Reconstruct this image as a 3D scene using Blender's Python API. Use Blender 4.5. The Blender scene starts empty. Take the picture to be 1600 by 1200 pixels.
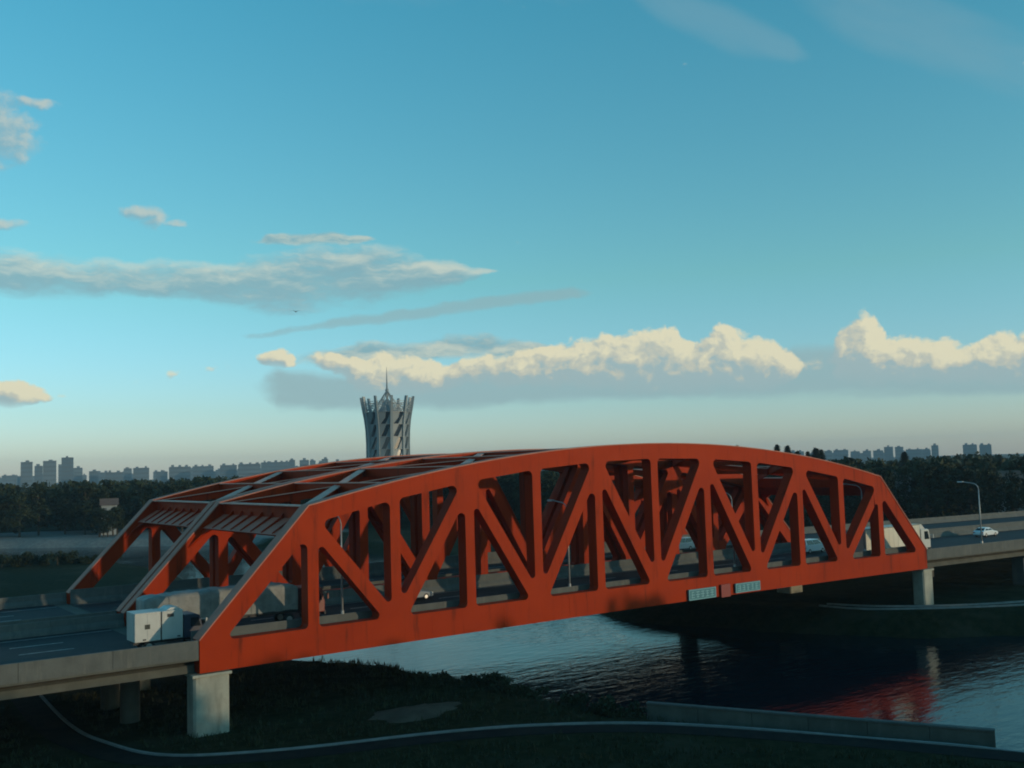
import bpy, bmesh, math, random
import numpy as np
from mathutils import Vector, Matrix
random.seed(7); RNG = np.random.default_rng(11)
S = bpy.context.scene
COL = S.collection
R = math.radians

# ------------------------------------------------------------------ camera
YAW, PITCH, ROLL = R(35.768), R(4.519), R(-1.714)
CAM = Vector((-27.42, -76.29, 14.68))
fw = Vector((math.sin(YAW)*math.cos(PITCH), math.cos(YAW)*math.cos(PITCH), math.sin(PITCH)))
r0 = Vector((math.cos(YAW), -math.sin(YAW), 0)); u0 = r0.cross(fw)
rr = r0*math.cos(ROLL)+u0*math.sin(ROLL); uu = -r0*math.sin(ROLL)+u0*math.cos(ROLL)
cd = bpy.data.cameras.new('camera'); cam = bpy.data.objects.new('camera', cd); COL.objects.link(cam)
M = Matrix(((rr.x, uu.x, -fw.x, CAM.x), (rr.y, uu.y, -fw.y, CAM.y), (rr.z, uu.z, -fw.z, CAM.z), (0, 0, 0, 1)))
cam.matrix_world = M
cd.sensor_width = 36; cd.lens = 35.98; cd.clip_start = 0.5; cd.clip_end = 30000
S.camera = cam

# ------------------------------------------------------------------ sky
SUN_EL = R(6.5); SUN_V = Vector((0.52, -0.854, 0)).normalized()
SUN_AZ = math.atan2(SUN_V.x, SUN_V.y)
W = bpy.data.worlds.new('World'); S.world = W; W.use_nodes = True
wt = W.node_tree; wt.nodes.clear()

class NB:
    """small helper that chains shader nodes"""
    def __init__(s, t): s.t = t
    def n(s, typ, **k):
        o = s.t.nodes.new(typ)
        for a, b in k.items(): setattr(o, a, b)
        return o
    def put(s, inp, v):
        if isinstance(v, bpy.types.NodeSocket): s.t.links.new(v, inp)
        elif v is not None: inp.default_value = v
    def m(s, op, a, b=None, c=None, clamp=False):
        o = s.n('ShaderNodeMath', operation=op, use_clamp=clamp)
        s.put(o.inputs[0], a); s.put(o.inputs[1], b); s.put(o.inputs[2], c)
        return o.outputs[0]
    def v(s, op, a, b=None):
        o = s.n('ShaderNodeVectorMath', operation=op)
        s.put(o.inputs[0], a); s.put(o.inputs[1], b)
        return o.outputs['Value'] if op in ('DOT_PRODUCT', 'LENGTH') else o.outputs['Vector']
    def xyz(s, x, y, z):
        o = s.n('ShaderNodeCombineXYZ'); s.put(o.inputs[0], x); s.put(o.inputs[1], y); s.put(o.inputs[2], z); return o.outputs[0]
    def noise(s, vec, scale, detail=5, rough=.55, dist=0, flat=False):
        o = s.n('ShaderNodeTexNoise', noise_dimensions='2D' if flat else '3D'); s.put(o.inputs['Vector'], vec)
        o.inputs['Scale'].default_value = scale; o.inputs['Detail'].default_value = detail
        o.inputs['Roughness'].default_value = rough; o.inputs['Distortion'].default_value = dist
        return o.outputs['Fac']
    def voro(s, vec, scale, detail=2, rough=.5):
        o = s.n('ShaderNodeTexVoronoi', feature='F1', voronoi_dimensions='2D'); s.put(o.inputs['Vector'], vec); o.normalize = True
        o.inputs['Scale'].default_value = scale; o.inputs['Detail'].default_value = detail; o.inputs['Roughness'].default_value = rough
        return o.outputs['Distance']
    def ss(s, x, lo, hi, a=0., b=1.):
        o = s.n('ShaderNodeMapRange', interpolation_type='SMOOTHSTEP')
        s.put(o.inputs[0], x); s.put(o.inputs[1], lo); s.put(o.inputs[2], hi); s.put(o.inputs[3], a); s.put(o.inputs[4], b)
        return o.outputs[0]
    def mix(s, f, a, b, blend='MIX'):
        o = s.n('ShaderNodeMix', data_type='RGBA', blend_type=blend)
        s.put(o.inputs[0], f)
        for i, c in ((6, a), (7, b)):
            s.put(o.inputs[i], c if isinstance(c, bpy.types.NodeSocket) else (*c, 1))
        return o.outputs[2]

nb = NB(wt)
tc = nb.n('ShaderNodeTexCoord').outputs['Generated']
sep = nb.n('ShaderNodeSeparateXYZ'); wt.links.new(tc, sep.inputs[0])
dx, dy, dz = sep.outputs
DEG = 57.29578
az = nb.m('MULTIPLY', nb.m('ARCTAN2', dx, dy), DEG)
U = nb.m('SUBTRACT', az, 35.77)                      # azimuth, degrees east of the bridge's bearing
V = nb.m('MULTIPLY', nb.m('ARCSINE', dz), DEG)       # elevation, degrees
sky = nb.n('ShaderNodeTexSky', sky_type='NISHITA', sun_disc=False)
sky.sun_elevation = SUN_EL; sky.sun_rotation = SUN_AZ; sky.altitude = 20
sky.air_density = 1.0; sky.dust_density = .45; sky.ozone_density = 2.6
rmp = nb.n('ShaderNodeValToRGB'); wt.links.new(nb.m('DIVIDE', V, 30.0), rmp.inputs[0])   # the film's cyan cast, stronger overhead
rmp.color_ramp.elements[0].position = 0; rmp.color_ramp.elements[0].color = (.60, .70, 1.18, 1)
rmp.color_ramp.elements[1].position = .84; rmp.color_ramp.elements[1].color = (.31, .78, .68, 1)
for p_, c_ in ((.11, (.51, .64, .82, 1)), (.34, (.46, .70, .60, 1))):
    e_ = rmp.color_ramp.elements.new(p_); e_.color = c_
SKYC = nb.mix(1.0, nb.mix(1.0, sky.outputs[0], rmp.outputs[0], 'MULTIPLY'), (2.5, 2.5, 2.5), 'MULTIPLY')
# cloud banks as profiles: (azimuth, elevation of the middle, half height, presence), degrees
CUM = [(-31.08,4.45,0.61,1),(-28.36,4.25,0.53,1),(-25.5,4.3,0.52,1),(-24.17,4.1,0.32,0),(-14.07,6.19,0.52,0),(-13.6,6.1,0.40,.55),(-12.88,6.25,0.58,.72),(-12.15,6.07,0.40,.55),(-11.82,5.91,0.44,0),(-10.81,6.17,0.53,0.2),(-9.6,5.84,0.75,0.7),(-8.55,5.18,0.74,1),(-7.5,5.15,0.94,1),(-5.37,5.07,0.84,1),(-3.4,4.93,0.6,0.95),(-2.78,5.35,0.68,0.75),(-1.41,5.53,0.6,1),(0.39,5.47,0.47,0.9),(1.83,5.73,0.69,0.6),(3.63,5.58,0.89,0.9),(5.78,5.86,1.6,1),(7.54,5.46,1.34,1),(8.96,5.54,1.49,1),(10.27,5.06,1.06,1),(11.92,5.44,1.5,1),(13.78,5.06,1.15,1),(15.2,4.85,0.85,.9),(16.0,4.8,0.6,.2),(17.13,5.0,0.7,.25),(17.86,5.21,1.09,0.9),(19.27,5.58,1.6,1),(20.51,4.88,0.97,1),(23.13,4.64,0.89,1),(24.33,4.43,0.75,0.95),(25.68,4.66,1.13,1),(26.68,4.49,1.02,1),(29.49,4.48,1.26,1),(32.11,3.82,0.77,1)]
STR = [(-32.21,9.96,1.28,1),(-26.71,10.36,1.2,1),(-23.74,10.29,1.01,1),(-20.63,10.32,0.84,1),(-16.4,10.23,1.02,1),(-14.03,10.14,1.38,1),(-11.62,10.42,1.76,1),(-9.51,10.72,1.54,1),(-7.03,10.82,1.37,1),(-4.88,10.73,1.03,1),(-3.07,10.77,0.6,1),(-1.26,10.85,0.16,0.8),(0.19,10.83,0.1,0)]
THIN = [(-14.69,12.52,0.14,0),(-13.67,12.61,0.28,1),(-12.63,12.63,0.35,1),(-9.83,12.7,0.35,1),(-8.06,12.7,0.22,1),(-6.63,12.68,0.1,0)]
ROW = [(-14.08,6.02,0.35,0),(-11.33,6.12,0.47,0.8),(-8.53,6.37,0.65,1),(-5.69,6.43,0.55,1),(-3.54,6.69,0.72,1),(-1.38,6.67,0.75,1),(1.49,6.21,0.59,1),(3.64,5.83,0.43,0.5),(5.77,5.48,0.44,0)]
STK = [(-15.41,7.37,0.1,0),(-14.06,7.42,0.19,0.7),(-9.91,8.09,0.25,1),(-7.08,8.35,0.32,1),(-3.48,8.79,0.39,1),(0.14,9.23,0.35,1),(3.76,9.46,0.36,1),(5.38,9.47,0.14,0)]
BAS = [(-14.76,4.63,0.52,0),(-12.73,4.52,1.14,0.8),(-8.57,4.23,0.85,1),(-3.6,4.26,0.89,1),(3.59,4.46,0.84,1),(10.65,4.3,0.81,1),(15.44,4.57,1.22,1),(17.43,4.5,1.18,1),(22.17,3.84,0.76,1),(28.04,3.52,0.77,1),(32.07,3.32,0.82,1)]
SMALL = [(-19.83,13.79,1.11,0.40),(-19.34,13.49,0.84,0.53),(-18.37,13.27,0.73,0.23),(-26.19,17.02,1.33,1.53),(-26.78,17.72,1.19,1.51),(-25.30,18.81,1.22,0.30),(-26.59,12.84,1.01,0.31),(-29.06,16.24,2.61,1.80)]
CI1 = [(6,26,.5,0),(9,24.6,1.0,.8),(13,22.8,1.1,1),(16.3,21.4,.6,1),(17.6,20.8,.3,0)]
CI2 = [(15,25.8,1.2,.4),(19,23.4,1.6,1),(24,20.8,1.7,1),(30,17.5,1.5,.8),(34,15.5,1,0)]
def field(vec, ells):
    cur = None
    for (a, e, ra, re) in ells:
        d = nb.v('MULTIPLY', nb.v('SUBTRACT', vec, (a, e, 0)), (1/ra, 1/re, 0))
        q = nb.v('DOT_PRODUCT', d, d)
        cur = q if cur is None else nb.m('MINIMUM', cur, q)
    return nb.m('SUBTRACT', 1.0, cur)
P0 = nb.xyz(U, V, 0.0)
wob = nb.n('ShaderNodeTexNoise', noise_dimensions='2D'); wt.links.new(P0, wob.inputs['Vector']); wob.inputs['Scale'].default_value = .6; wob.inputs['Detail'].default_value = 3
wv = nb.v('SUBTRACT', wob.outputs['Color'], (.5, .5, .5))
def split(p):
    o = nb.n('ShaderNodeSeparateXYZ'); wt.links.new(p, o.inputs[0]); return o.outputs
def layer(p, pr, rel=False):
    """1 on the bank's middle line, 0 on its edge, negative outside"""
    x, y, _ = split(p); r_ = nb.n('ShaderNodeValToRGB'); cr = r_.color_ramp
    u0_, u1_ = pr[0][0], pr[-1][0]
    wt.links.new(nb.m('DIVIDE', nb.m('SUBTRACT', x, u0_), u1_-u0_), r_.inputs[0])
    n_ = len(pr)
    while len(pr) > 32: pr = [q for i, q in enumerate(pr) if i not in (len(pr)//2,)]
    for i, (u_, c_, h_, w_) in enumerate(pr):
        e_ = cr.elements[i] if i < 2 and i == 0 else (cr.elements[len(cr.elements)-1] if i == len(pr)-1 else cr.elements.new((u_-u0_)/(u1_-u0_)))
        e_.position = (u_-u0_)/(u1_-u0_); e_.color = (c_/20, h_/2, w_, 1)
    cc = nb.n('ShaderNodeSeparateColor'); wt.links.new(r_.outputs[0], cc.inputs[0])
    d_ = nb.m('DIVIDE', nb.m('SUBTRACT', y, nb.m('MULTIPLY', cc.outputs[0], 20)), nb.m('MULTIPLY', cc.outputs[1], 2))
    f_ = nb.m('SUBTRACT', nb.m('MULTIPLY_ADD', cc.outputs[2], 2.0, -1.0), nb.m('MULTIPLY', d_, d_))
    f_ = nb.m('MAXIMUM', f_, -1.6)
    return (f_, d_) if rel else f_
def fb2(p, sc, det=4, ro=.6): return nb.m('SUBTRACT', nb.noise(p, sc, det, ro, 0, True), .5)
Pw = nb.v('ADD', P0, nb.v('MULTIPLY', wv, (.9, .5, 0)))
def cum_density(off):
    p = nb.v('ADD', Pw, (off[0], off[1], 0)); p2 = nb.v('MULTIPLY', p, (1, 1.2, 1))
    f_, h_ = layer(p, CUM, True)
    d = nb.m('ADD', f_, nb.m('MULTIPLY', nb.m('SUBTRACT', .38, nb.voro(p2, .62, 3, .62)), 2.1))
    return nb.m('ADD', d, nb.m('MULTIPLY', fb2(p2, 1.0, 5, .6), 1.6)), h_
(D0, H0), (D1, _) = cum_density((0, 0)), cum_density((.42, .36))
cum_a = nb.m('MULTIPLY', nb.ss(D0, -.75, .0), nb.ss(H0, -1.7, -.4, .0, .97))
lit = nb.m('ADD', nb.m('MULTIPLY', nb.ss(nb.m('SUBTRACT', D0, D1), -1.3, 1.5), 1.35), nb.m('MULTIPLY', nb.ss(H0, -1.4, .9), .45))
lit = nb.m('SUBTRACT', lit, .56, clamp=True)
cumC = nb.mix(nb.ss(lit, 0., .5), (2.3, 3.15, 3.25), (3.5, 3.65, 3.1))
cumC = nb.mix(nb.ss(lit, .40, 1.0), cumC, (5.1, 4.8, 3.4))
# stratus sheets, streaks, small puffs, cirrus
Ps = nb.v('MULTIPLY', nb.v('ADD', P0, nb.v('MULTIPLY', wv, (1.0, .5, 0))), (.34, 1.15, 1))
Pw2 = nb.v('ADD', P0, nb.v('MULTIPLY', wv, (1.6, .35, 0)))
ns = fb2(Ps, .95, 5, .6); ns2 = fb2(nb.v('ADD', Ps, (.07, .42, 0)), .95, 5, .6)
def bank(pr, amp, lo, hi, k_): return nb.m('MULTIPLY', nb.ss(nb.m('ADD', layer(Pw2, pr), nb.m('MULTIPLY', ns, amp)), lo, hi), k_)
Ds = nb.m('ADD', layer(Pw2, STR), nb.m('MULTIPLY', ns, 2.0)); Ds2 = nb.m('ADD', layer(nb.v('ADD', Pw2, (.2, .36, 0)), STR), nb.m('MULTIPLY', ns2, 2.0))
str_a = nb.m('MULTIPLY', nb.ss(Ds, -.5, 1.0), .8)
str_l = nb.ss(nb.m('SUBTRACT', Ds, Ds2), -.25, 1.15)
strC = nb.mix(str_l, (1.6, 2.7, 3.05), (4.2, 4.4, 3.7))
thinC = nb.mix(nb.ss(nb.m('SUBTRACT', ns, ns2), -.25, .25), (1.5, 2.6, 2.9), (3.9, 4.1, 3.4))
Pp = nb.v('MULTIPLY', Pw, (1, 1.3, 1))
def sml_density(off):
    return nb.m('ADD', nb.m('MAXIMUM', field(nb.v('ADD', Pw, off), SMALL), -1.5), nb.m('MULTIPLY', fb2(nb.v('ADD', Pp, off), .9, 5, .6), 2.2))
Dm = sml_density((0, 0, 0))
sml_a = nb.m('MULTIPLY', nb.ss(Dm, -.3, 1.1), .75)
sml_l = nb.ss(nb.m('SUBTRACT', Dm, sml_density((.3, .25, 0))), -.5, 1.0)
smlC = nb.mix(sml_l, (1.7, 2.8, 3.2), (3.7, 3.9, 3.4))
cn = nb.m('MULTIPLY', fb2(nb.v('MULTIPLY', nb.v('ADD', P0, nb.v('MULTIPLY', nb.xyz(V, U, 0.0), (.0, .5, 0))), (.22, .8, 1)), .7, 5, .6), 2.0)
cir = nb.m('MAXIMUM', nb.ss(nb.m('ADD', layer(P0, CI1), cn), -.9, 1.2), nb.ss(nb.m('ADD', layer(P0, CI2), cn), -.9, 1.4))
C = nb.mix(nb.m('MULTIPLY', cir, .28), SKYC, (1.75, 2.75, 3.15))
C = nb.mix(bank(STK, 1.3, -.45, 1.0, .62), C, (1.9, 2.85, 3.0))
C = nb.mix(bank(THIN, 1.6, -.3, .9, .75), C, thinC)
C = nb.mix(sml_a, C, smlC)
C = nb.mix(str_a, C, strC)
C = nb.mix(bank(BAS, 1.2, -.85, .6, .85), C, (2.0, 3.0, 3.15))
C = nb.mix(bank(ROW, 1.8, -.3, .9, .85), C, thinC)
C = nb.mix(cum_a, C, cumC)
bg = nb.n('ShaderNodeBackground'); bg.inputs[1].default_value = 0.15
wt.links.new(C, bg.inputs[0])
wo = nb.n('ShaderNodeOutputWorld'); wt.links.new(bg.outputs[0], wo.inputs[0])
W.cycles.sampling_method = 'MANUAL'; W.cycles.sample_map_resolution = 1024

sd = bpy.data.lights.new('sun', 'SUN'); sun = bpy.data.objects.new('sun', sd); COL.objects.link(sun)
sd.energy = 2.0; sd.angle = R(0.6); sd.color = (1.0, .78, .50)
sdir = Vector((SUN_V.x*math.cos(SUN_EL), SUN_V.y*math.cos(SUN_EL), math.sin(SUN_EL)))
sun.rotation_euler = sdir.to_track_quat('Z', 'Y').to_euler()
S.render.engine = 'CYCLES'
S.view_settings.view_transform = 'Standard'; S.view_settings.look = 'None'
S.cycles.filter_width = 1.9
S.view_settings.exposure = 0.0; S.view_settings.gamma = 1
S.cycles.volume_bounces = 0; S.cycles.max_bounces = 6; S.cycles.transparent_max_bounces = 8

# ------------------------------------------------------------------ materials
def mat(name, col, rough=.6, spec=.5, metal=0., var=.0, scale=1., col2=None, bump=0., bscale=20., detail=4, dirt=None, coat=0):
    m = bpy.data.materials.new(name); m.use_nodes = True
    t = m.node_tree; b = t.nodes['Principled BSDF']; k = NB(t)
    b.inputs['Roughness'].default_value = rough; b.inputs['Metallic'].default_value = metal
    b.inputs['Specular IOR Level'].default_value = spec
    b.inputs['Coat Weight'].default_value = coat
    b.inputs['Base Color'].default_value = (*col, 1)
    if var or col2 or dirt:
        o = k.n('ShaderNodeTexCoord').outputs['Object']
        geo = k.n('ShaderNodeNewGeometry').outputs['Position']
        c2 = col2 if col2 else tuple(x*(1-var) for x in col)
        n = k.noise(geo, scale, detail, .6)
        c = k.mix(k.ss(n, .3, .7), col, c2)
        if dirt:
            st = k.noise(k.v('MULTIPLY', geo, (1, 1, .12)), dirt[1], 5, .65)
            c = k.mix(k.m('MULTIPLY', k.ss(st, .52, .75), dirt[2]), c, dirt[0])
        t.links.new(c, b.inputs['Base Color'])
        rn = k.m('ADD', rough-.06, k.m('MULTIPLY', k.noise(geo, scale*3, 3, .6), .14))
        t.links.new(rn, b.inputs['Roughness'])
    if bump:
        geo = k.n('ShaderNodeNewGeometry').outputs['Position']
        bp = k.n('ShaderNodeBump'); bp.inputs['Strength'].default_value = bump; bp.inputs['Distance'].default_value = .05
        t.links.new(k.noise(geo, bscale, 5, .6), bp.inputs['Height']); t.links.new(bp.outputs[0], b.inputs['Normal'])
    return m
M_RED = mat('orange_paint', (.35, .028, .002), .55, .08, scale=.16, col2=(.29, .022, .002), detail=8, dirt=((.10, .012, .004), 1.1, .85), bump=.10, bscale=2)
M_REDTOP = mat('skylit_flange_paint', (.46, .165, .115), .6, .18, var=.2, scale=.8, dirt=((.30, .09, .06), 1.6, .5))  # flange tops made paler: skylight on upward faces put into the colour
M_REDMID = mat('skylit_shelf_paint', (.50, .15, .10), .6, .2, var=.2, scale=.8)  # portal shelf: pinkish sky reflection on the slope painted into the colour
M_BRACE = mat('skylit_bracing_paint', (.72, .36, .29), .6, .2, var=.2, scale=.8, dirt=((.45, .18, .13), 1.6, .5))  # bracing flanges lightened further, their sheen from the sky is in the colour
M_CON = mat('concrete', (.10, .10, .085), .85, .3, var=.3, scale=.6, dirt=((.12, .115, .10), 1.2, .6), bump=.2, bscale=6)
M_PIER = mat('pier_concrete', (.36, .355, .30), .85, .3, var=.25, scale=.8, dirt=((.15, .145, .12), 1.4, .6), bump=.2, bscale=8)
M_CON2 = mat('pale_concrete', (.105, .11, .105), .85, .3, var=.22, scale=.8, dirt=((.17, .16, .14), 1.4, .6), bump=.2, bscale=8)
M_ASP = mat('asphalt', (.010, .012, .017), .75, .35, var=.35, scale=.4, bump=.3, bscale=30)
M_PATH = mat('worn_path_surface', (.012, .013, .014), .95, .08, var=.5, scale=.7, col2=(.022, .021, .018), bump=.4, bscale=14)
M_MARK = mat('road_paint', (.55, .55, .52), .7, .3, var=.4, scale=2.5)
M_STEEL = mat('galvanised_steel', (.40, .41, .41), .45, .5, metal=.35, var=.15, scale=2)
M_DARK = mat('dark_rubber', (.02, .02, .022), .75, .3)
M_CHAS = mat('dark_chassis', (.03, .03, .035), .6, .4)
M_GLASS = mat('vehicle_glass', (.015, .02, .025), .08, .6)
M_WHITE = mat('white_paint', (.46, .46, .44), .4, .5, var=.10, scale=1.2, dirt=((.35, .33, .29), 1.1, .6))
M_WHITE2 = mat('cream_panel', (.62, .58, .48), .5, .4, var=.12, scale=1., dirt=((.3, .27, .2), 1.1, .5))
M_TARP = mat('grey_tarpaulin', (.22, .225, .215), .55, .4, var=.35, scale=1.2, bump=.6, bscale=2.2)
M_CABR = mat('dull_red_cab_paint', (.16, .02, .015), .4, .5)
M_CABN = mat('navy_cab_paint', (.025, .035, .06), .35, .5)
M_CARB = mat('slate_car_paint', (.12, .16, .20), .3, .6, coat=.5)
M_CARW = mat('white_car_paint', (.66, .67, .68), .3, .6, coat=.5)
M_CHROME = mat('wheel_alloy', (.45, .45, .46), .35, .5, metal=.8)
M_TAIL = mat('red_lens', (.35, .01, .01), .25, .6)
M_LAMP = mat('lamp_lens', (.6, .6, .56), .3, .5)
M_SIGN = mat('teal_sign_face', (.03, .16, .20), .4, .3, var=.1, scale=3)
M_SIGNW = mat('white_sign_print', (.14, .34, .38), .5, .4)
M_SIGNR = mat('dark_red_plate', (.20, .012, .012), .5, .4)
M_TOWER = mat('tower_cladding', (.17, .20, .22), .5, .5, var=.12, scale=.08)
M_TOWF = mat('tower_fin', (.22, .25, .27), .5, .5, var=.1, scale=.1)
M_TOWG = mat('tower_glass', (.02, .03, .045), .12, .6)
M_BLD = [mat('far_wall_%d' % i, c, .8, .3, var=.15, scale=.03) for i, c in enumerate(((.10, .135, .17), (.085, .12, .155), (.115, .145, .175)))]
M_BWIN = mat('far_window_band', (.06, .07, .08), .3, .5)
M_HOUSE = mat('house_render', (.26, .28, .29), .8, .3, var=.15, scale=.3)
M_ROOF = mat('house_roof', (.16, .10, .08), .8, .3, var=.3, scale=.5)
M_BARK = mat('bark', (.06, .048, .035), .9, .2, var=.3, scale=2)
M_SAND = mat('sandy_soil', (.085, .075, .055), .95, .2, var=.35, scale=.5, bump=.6, bscale=4)
M_KERB = mat('kerb_stone', (.24, .25, .25), .8, .3, var=.25, scale=1.0)
M_BIRD = mat('bird_feathers', (.03, .03, .03), .9, .2)

def leafmat(name, c1, c2):
    m = bpy.data.materials.new(name); m.use_nodes = True
    t = m.node_tree; b = t.nodes['Principled BSDF']; k = NB(t)
    geo = k.n('ShaderNodeNewGeometry')
    oi = k.n('ShaderNodeObjectInfo').outputs['Random']
    n = k.noise(geo.outputs['Position'], .35, 3, .6)
    f = k.m('ADD', k.m('MULTIPLY', k.ss(n, .3, .7), .6), k.m('MULTIPLY', oi, .4))
    t.links.new(k.mix(f, c1, c2), b.inputs['Base Color'])
    b.inputs['Roughness'].default_value = .7; b.inputs['Specular IOR Level'].default_value = .25
    return m
M_LEAF = leafmat('dark_leaves', (.009, .017, .006), (.024, .032, .011))
M_LEAF2 = leafmat('pine_needles', (.007, .014, .008), (.014, .022, .011))
M_BUSH = leafmat('bush_leaves', (.011, .019, .007), (.024, .031, .012))
M_GRASS = leafmat('grass_blades', (.016, .023, .009), (.040, .043, .018))

# ground
m = bpy.data.materials.new('ground_cover'); m.use_nodes = True; t = m.node_tree; k = NB(t); b = t.nodes['Principled BSDF']
pos = k.n('ShaderNodeNewGeometry').outputs['Position']
n1 = k.noise(pos, .10, 6, .65); n2 = k.noise(pos, .9, 5, .7)
gc = k.mix(k.ss(n2, .35, .65), (.012, .017, .007), (.026, .028, .013))
gc = k.mix(k.ss(n1, .50, .68), gc, (.040, .036, .022))
at = k.n('ShaderNodeAttribute', attribute_name='gravel').outputs['Fac']
gr = k.mix(k.ss(n2, .3, .7), (.15, .15, .145), (.22, .215, .20))
gc = k.mix(k.ss(k.m('ADD', at, k.m('MULTIPLY', k.m('SUBTRACT', n1, .5), .5)), .35, .65), gc, gr)
t.links.new(gc, b.inputs['Base Color']); b.inputs['Roughness'].default_value = .95; b.inputs['Specular IOR Level'].default_value = .04
bp = k.n('ShaderNodeBump'); bp.inputs['Strength'].default_value = .8; bp.inputs['Distance'].default_value = .15
t.links.new(n2, bp.inputs['Height']); t.links.new(bp.outputs[0], b.inputs['Normal'])
M_GROUND = m
# water
m = bpy.data.materials.new('river_water'); m.use_nodes = True; t = m.node_tree; k = NB(t); b = t.nodes['Principled BSDF']
pos = k.n('ShaderNodeNewGeometry').outputs['Position']
b.inputs['Base Color'].default_value = (.005, .012, .018, 1); b.inputs['Roughness'].default_value = .09; b.inputs['IOR'].default_value = 1.333
mp = k.n('ShaderNodeMapping'); t.links.new(pos, mp.inputs[0]); mp.inputs['Rotation'].default_value = (0, 0, R(-30)); mp.inputs['Scale'].default_value = (.45, 1.1, 1)
w1 = k.noise(mp.outputs[0], .9, 3, .5); w2 = k.noise(mp.outputs[0], 3.2, 2, .5)
patch = k.ss(k.noise(pos, .035, 3, .5), .38, .62, .35, 1.0)
hh = k.m('MULTIPLY', k.m('ADD', w1, k.m('MULTIPLY', w2, .28)), patch)
bp = k.n('ShaderNodeBump'); bp.inputs['Strength'].default_value = .55; bp.inputs['Distance'].default_value = .14
t.links.new(hh, bp.inputs['Height']); t.links.new(bp.outputs[0], b.inputs['Normal'])
M_WATER = m

# ------------------------------------------------------------------ mesh helpers
class MB:
    def __init__(s): s.v = []; s.f = []
    def add(s, vs, fs):
        o = len(s.v); s.v += [tuple(x) for x in vs]; s.f += [tuple(i+o for i in f) for f in fs]; return s
    def box(s, x0, x1, y0, y1, z0, z1):
        return s.add([(x, y, z) for z in (z0, z1) for x, y in ((x0, y0), (x1, y0), (x1, y1), (x0, y1))],
                     [(3, 2, 1, 0), (4, 5, 6, 7), (0, 1, 5, 4), (1, 2, 6, 5), (2, 3, 7, 6), (3, 0, 4, 7)])
    def bar(s, a, b, w, h, up=(0, 0, 1), drop=0.):
        """box beam from a to b; top face centred on the line, depth h below it"""
        a = Vector(a); b = Vector(b); d = (b-a).normalized(); sd_ = d.cross(Vector(up)).normalized(); u_ = sd_.cross(d)
        vs = []
        for p in (a, b):
            for sx, sz in ((-1, -1), (1, -1), (1, 0), (-1, 0)):
                vs.append(p+sd_*sx*w/2+u_*(sz*h-drop))
        return s.add(vs, [(0, 1, 2, 3), (7, 6, 5, 4), (0, 4, 5, 1), (1, 5, 6, 2), (2, 6, 7, 3), (3, 7, 4, 0)])
    def prism(s, poly, y0, y1, plane='xz'):
        """polygon given in x,z (or x,y) extruded along the third axis"""
        n = len(poly)
        A = sum(poly[i][0]*poly[(i+1) % n][1]-poly[(i+1) % n][0]*poly[i][1] for i in range(n))
        if A < 0: poly = poly[::-1]
        if plane == 'xz': vs = [(x, y0, z) for x, z in poly]+[(x, y1, z) for x, z in poly]
        elif plane == 'yz': vs = [(y1, x, z) for x, z in poly]+[(y0, x, z) for x, z in poly]; vs = [(y0, x, z) for x, z in poly][::1]+[(y1, x, z) for x, z in poly]
        else: vs = [(x, z, y1) for x, z in poly]+[(x, z, y0) for x, z in poly]
        f = [tuple(range(n)), tuple(range(2*n-1, n-1, -1))]+[(i, i+n, (i+1) % n+n, (i+1) % n) for i in range(n)]
        return s.add(vs, f)
    def tube(s, pts, rad, n=8, cap=True):
        pts = [Vector(p) for p in pts]; rad = rad if hasattr(rad, '__len__') else [rad]*len(pts)
        vs = []; up = Vector((0, 0, 1))
        for i, p in enumerate(pts):
            d = (pts[min(i+1, len(pts)-1)]-pts[max(i-1, 0)]).normalized()
            a = d.cross(up if abs(d.z) < .95 else Vector((1, 0, 0))).normalized(); c = a.cross(d)
            for j in range(n):
                th = 2*math.pi*j/n; vs.append(p+(a*math.cos(th)+c*math.sin(th))*rad[i])
        f = [(i*n+j, i*n+(j+1) % n, (i+1)*n+(j+1) % n, (i+1)*n+j) for i in range(len(pts)-1) for j in range(n)]
        if cap: f += [tuple(range(n-1, -1, -1)), tuple(range((len(pts)-1)*n, len(pts)*n))]
        return s.add(vs, f)
    def mesh(s, name):
        me = bpy.data.meshes.new(name); me.from_pydata(s.v, [], s.f)
        bm = bmesh.new(); bm.from_mesh(me); bmesh.ops.recalc_face_normals(bm, faces=bm.faces); bm.to_mesh(me); bm.free()
        return me
    def build(s, name, m, parent=None, bevel=0, smooth=False, **tags):
        me = s.mesh(name); me.materials.append(m)
        if smooth: me.shade_smooth()
        o = bpy.data.objects.new(name, me); COL.objects.link(o)
        if parent: o.parent = parent
        if bevel:
            md = o.modifiers.new('bevel', 'BEVEL'); md.width = bevel; md.segments = 2; md.limit_method = 'ANGLE'; md.angle_limit = R(40)
        for kk, vv in tags.items(): o[kk] = vv
        return o
def empty(name, label, cat, loc=(0, 0, 0), rz=0, group=None):
    o = bpy.data.objects.new(name, None); COL.objects.link(o); o.location = loc; o.rotation_euler = (0, 0, rz)
    o['label'] = label; o['category'] = cat
    if group: o['group'] = group
    o.empty_display_size = .1
    return o
def copy_tree(o, parent=None):
    c = o.copy(); COL.objects.link(c); c.parent = parent
    for ch in o.children: copy_tree(ch, c)
    return c

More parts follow.
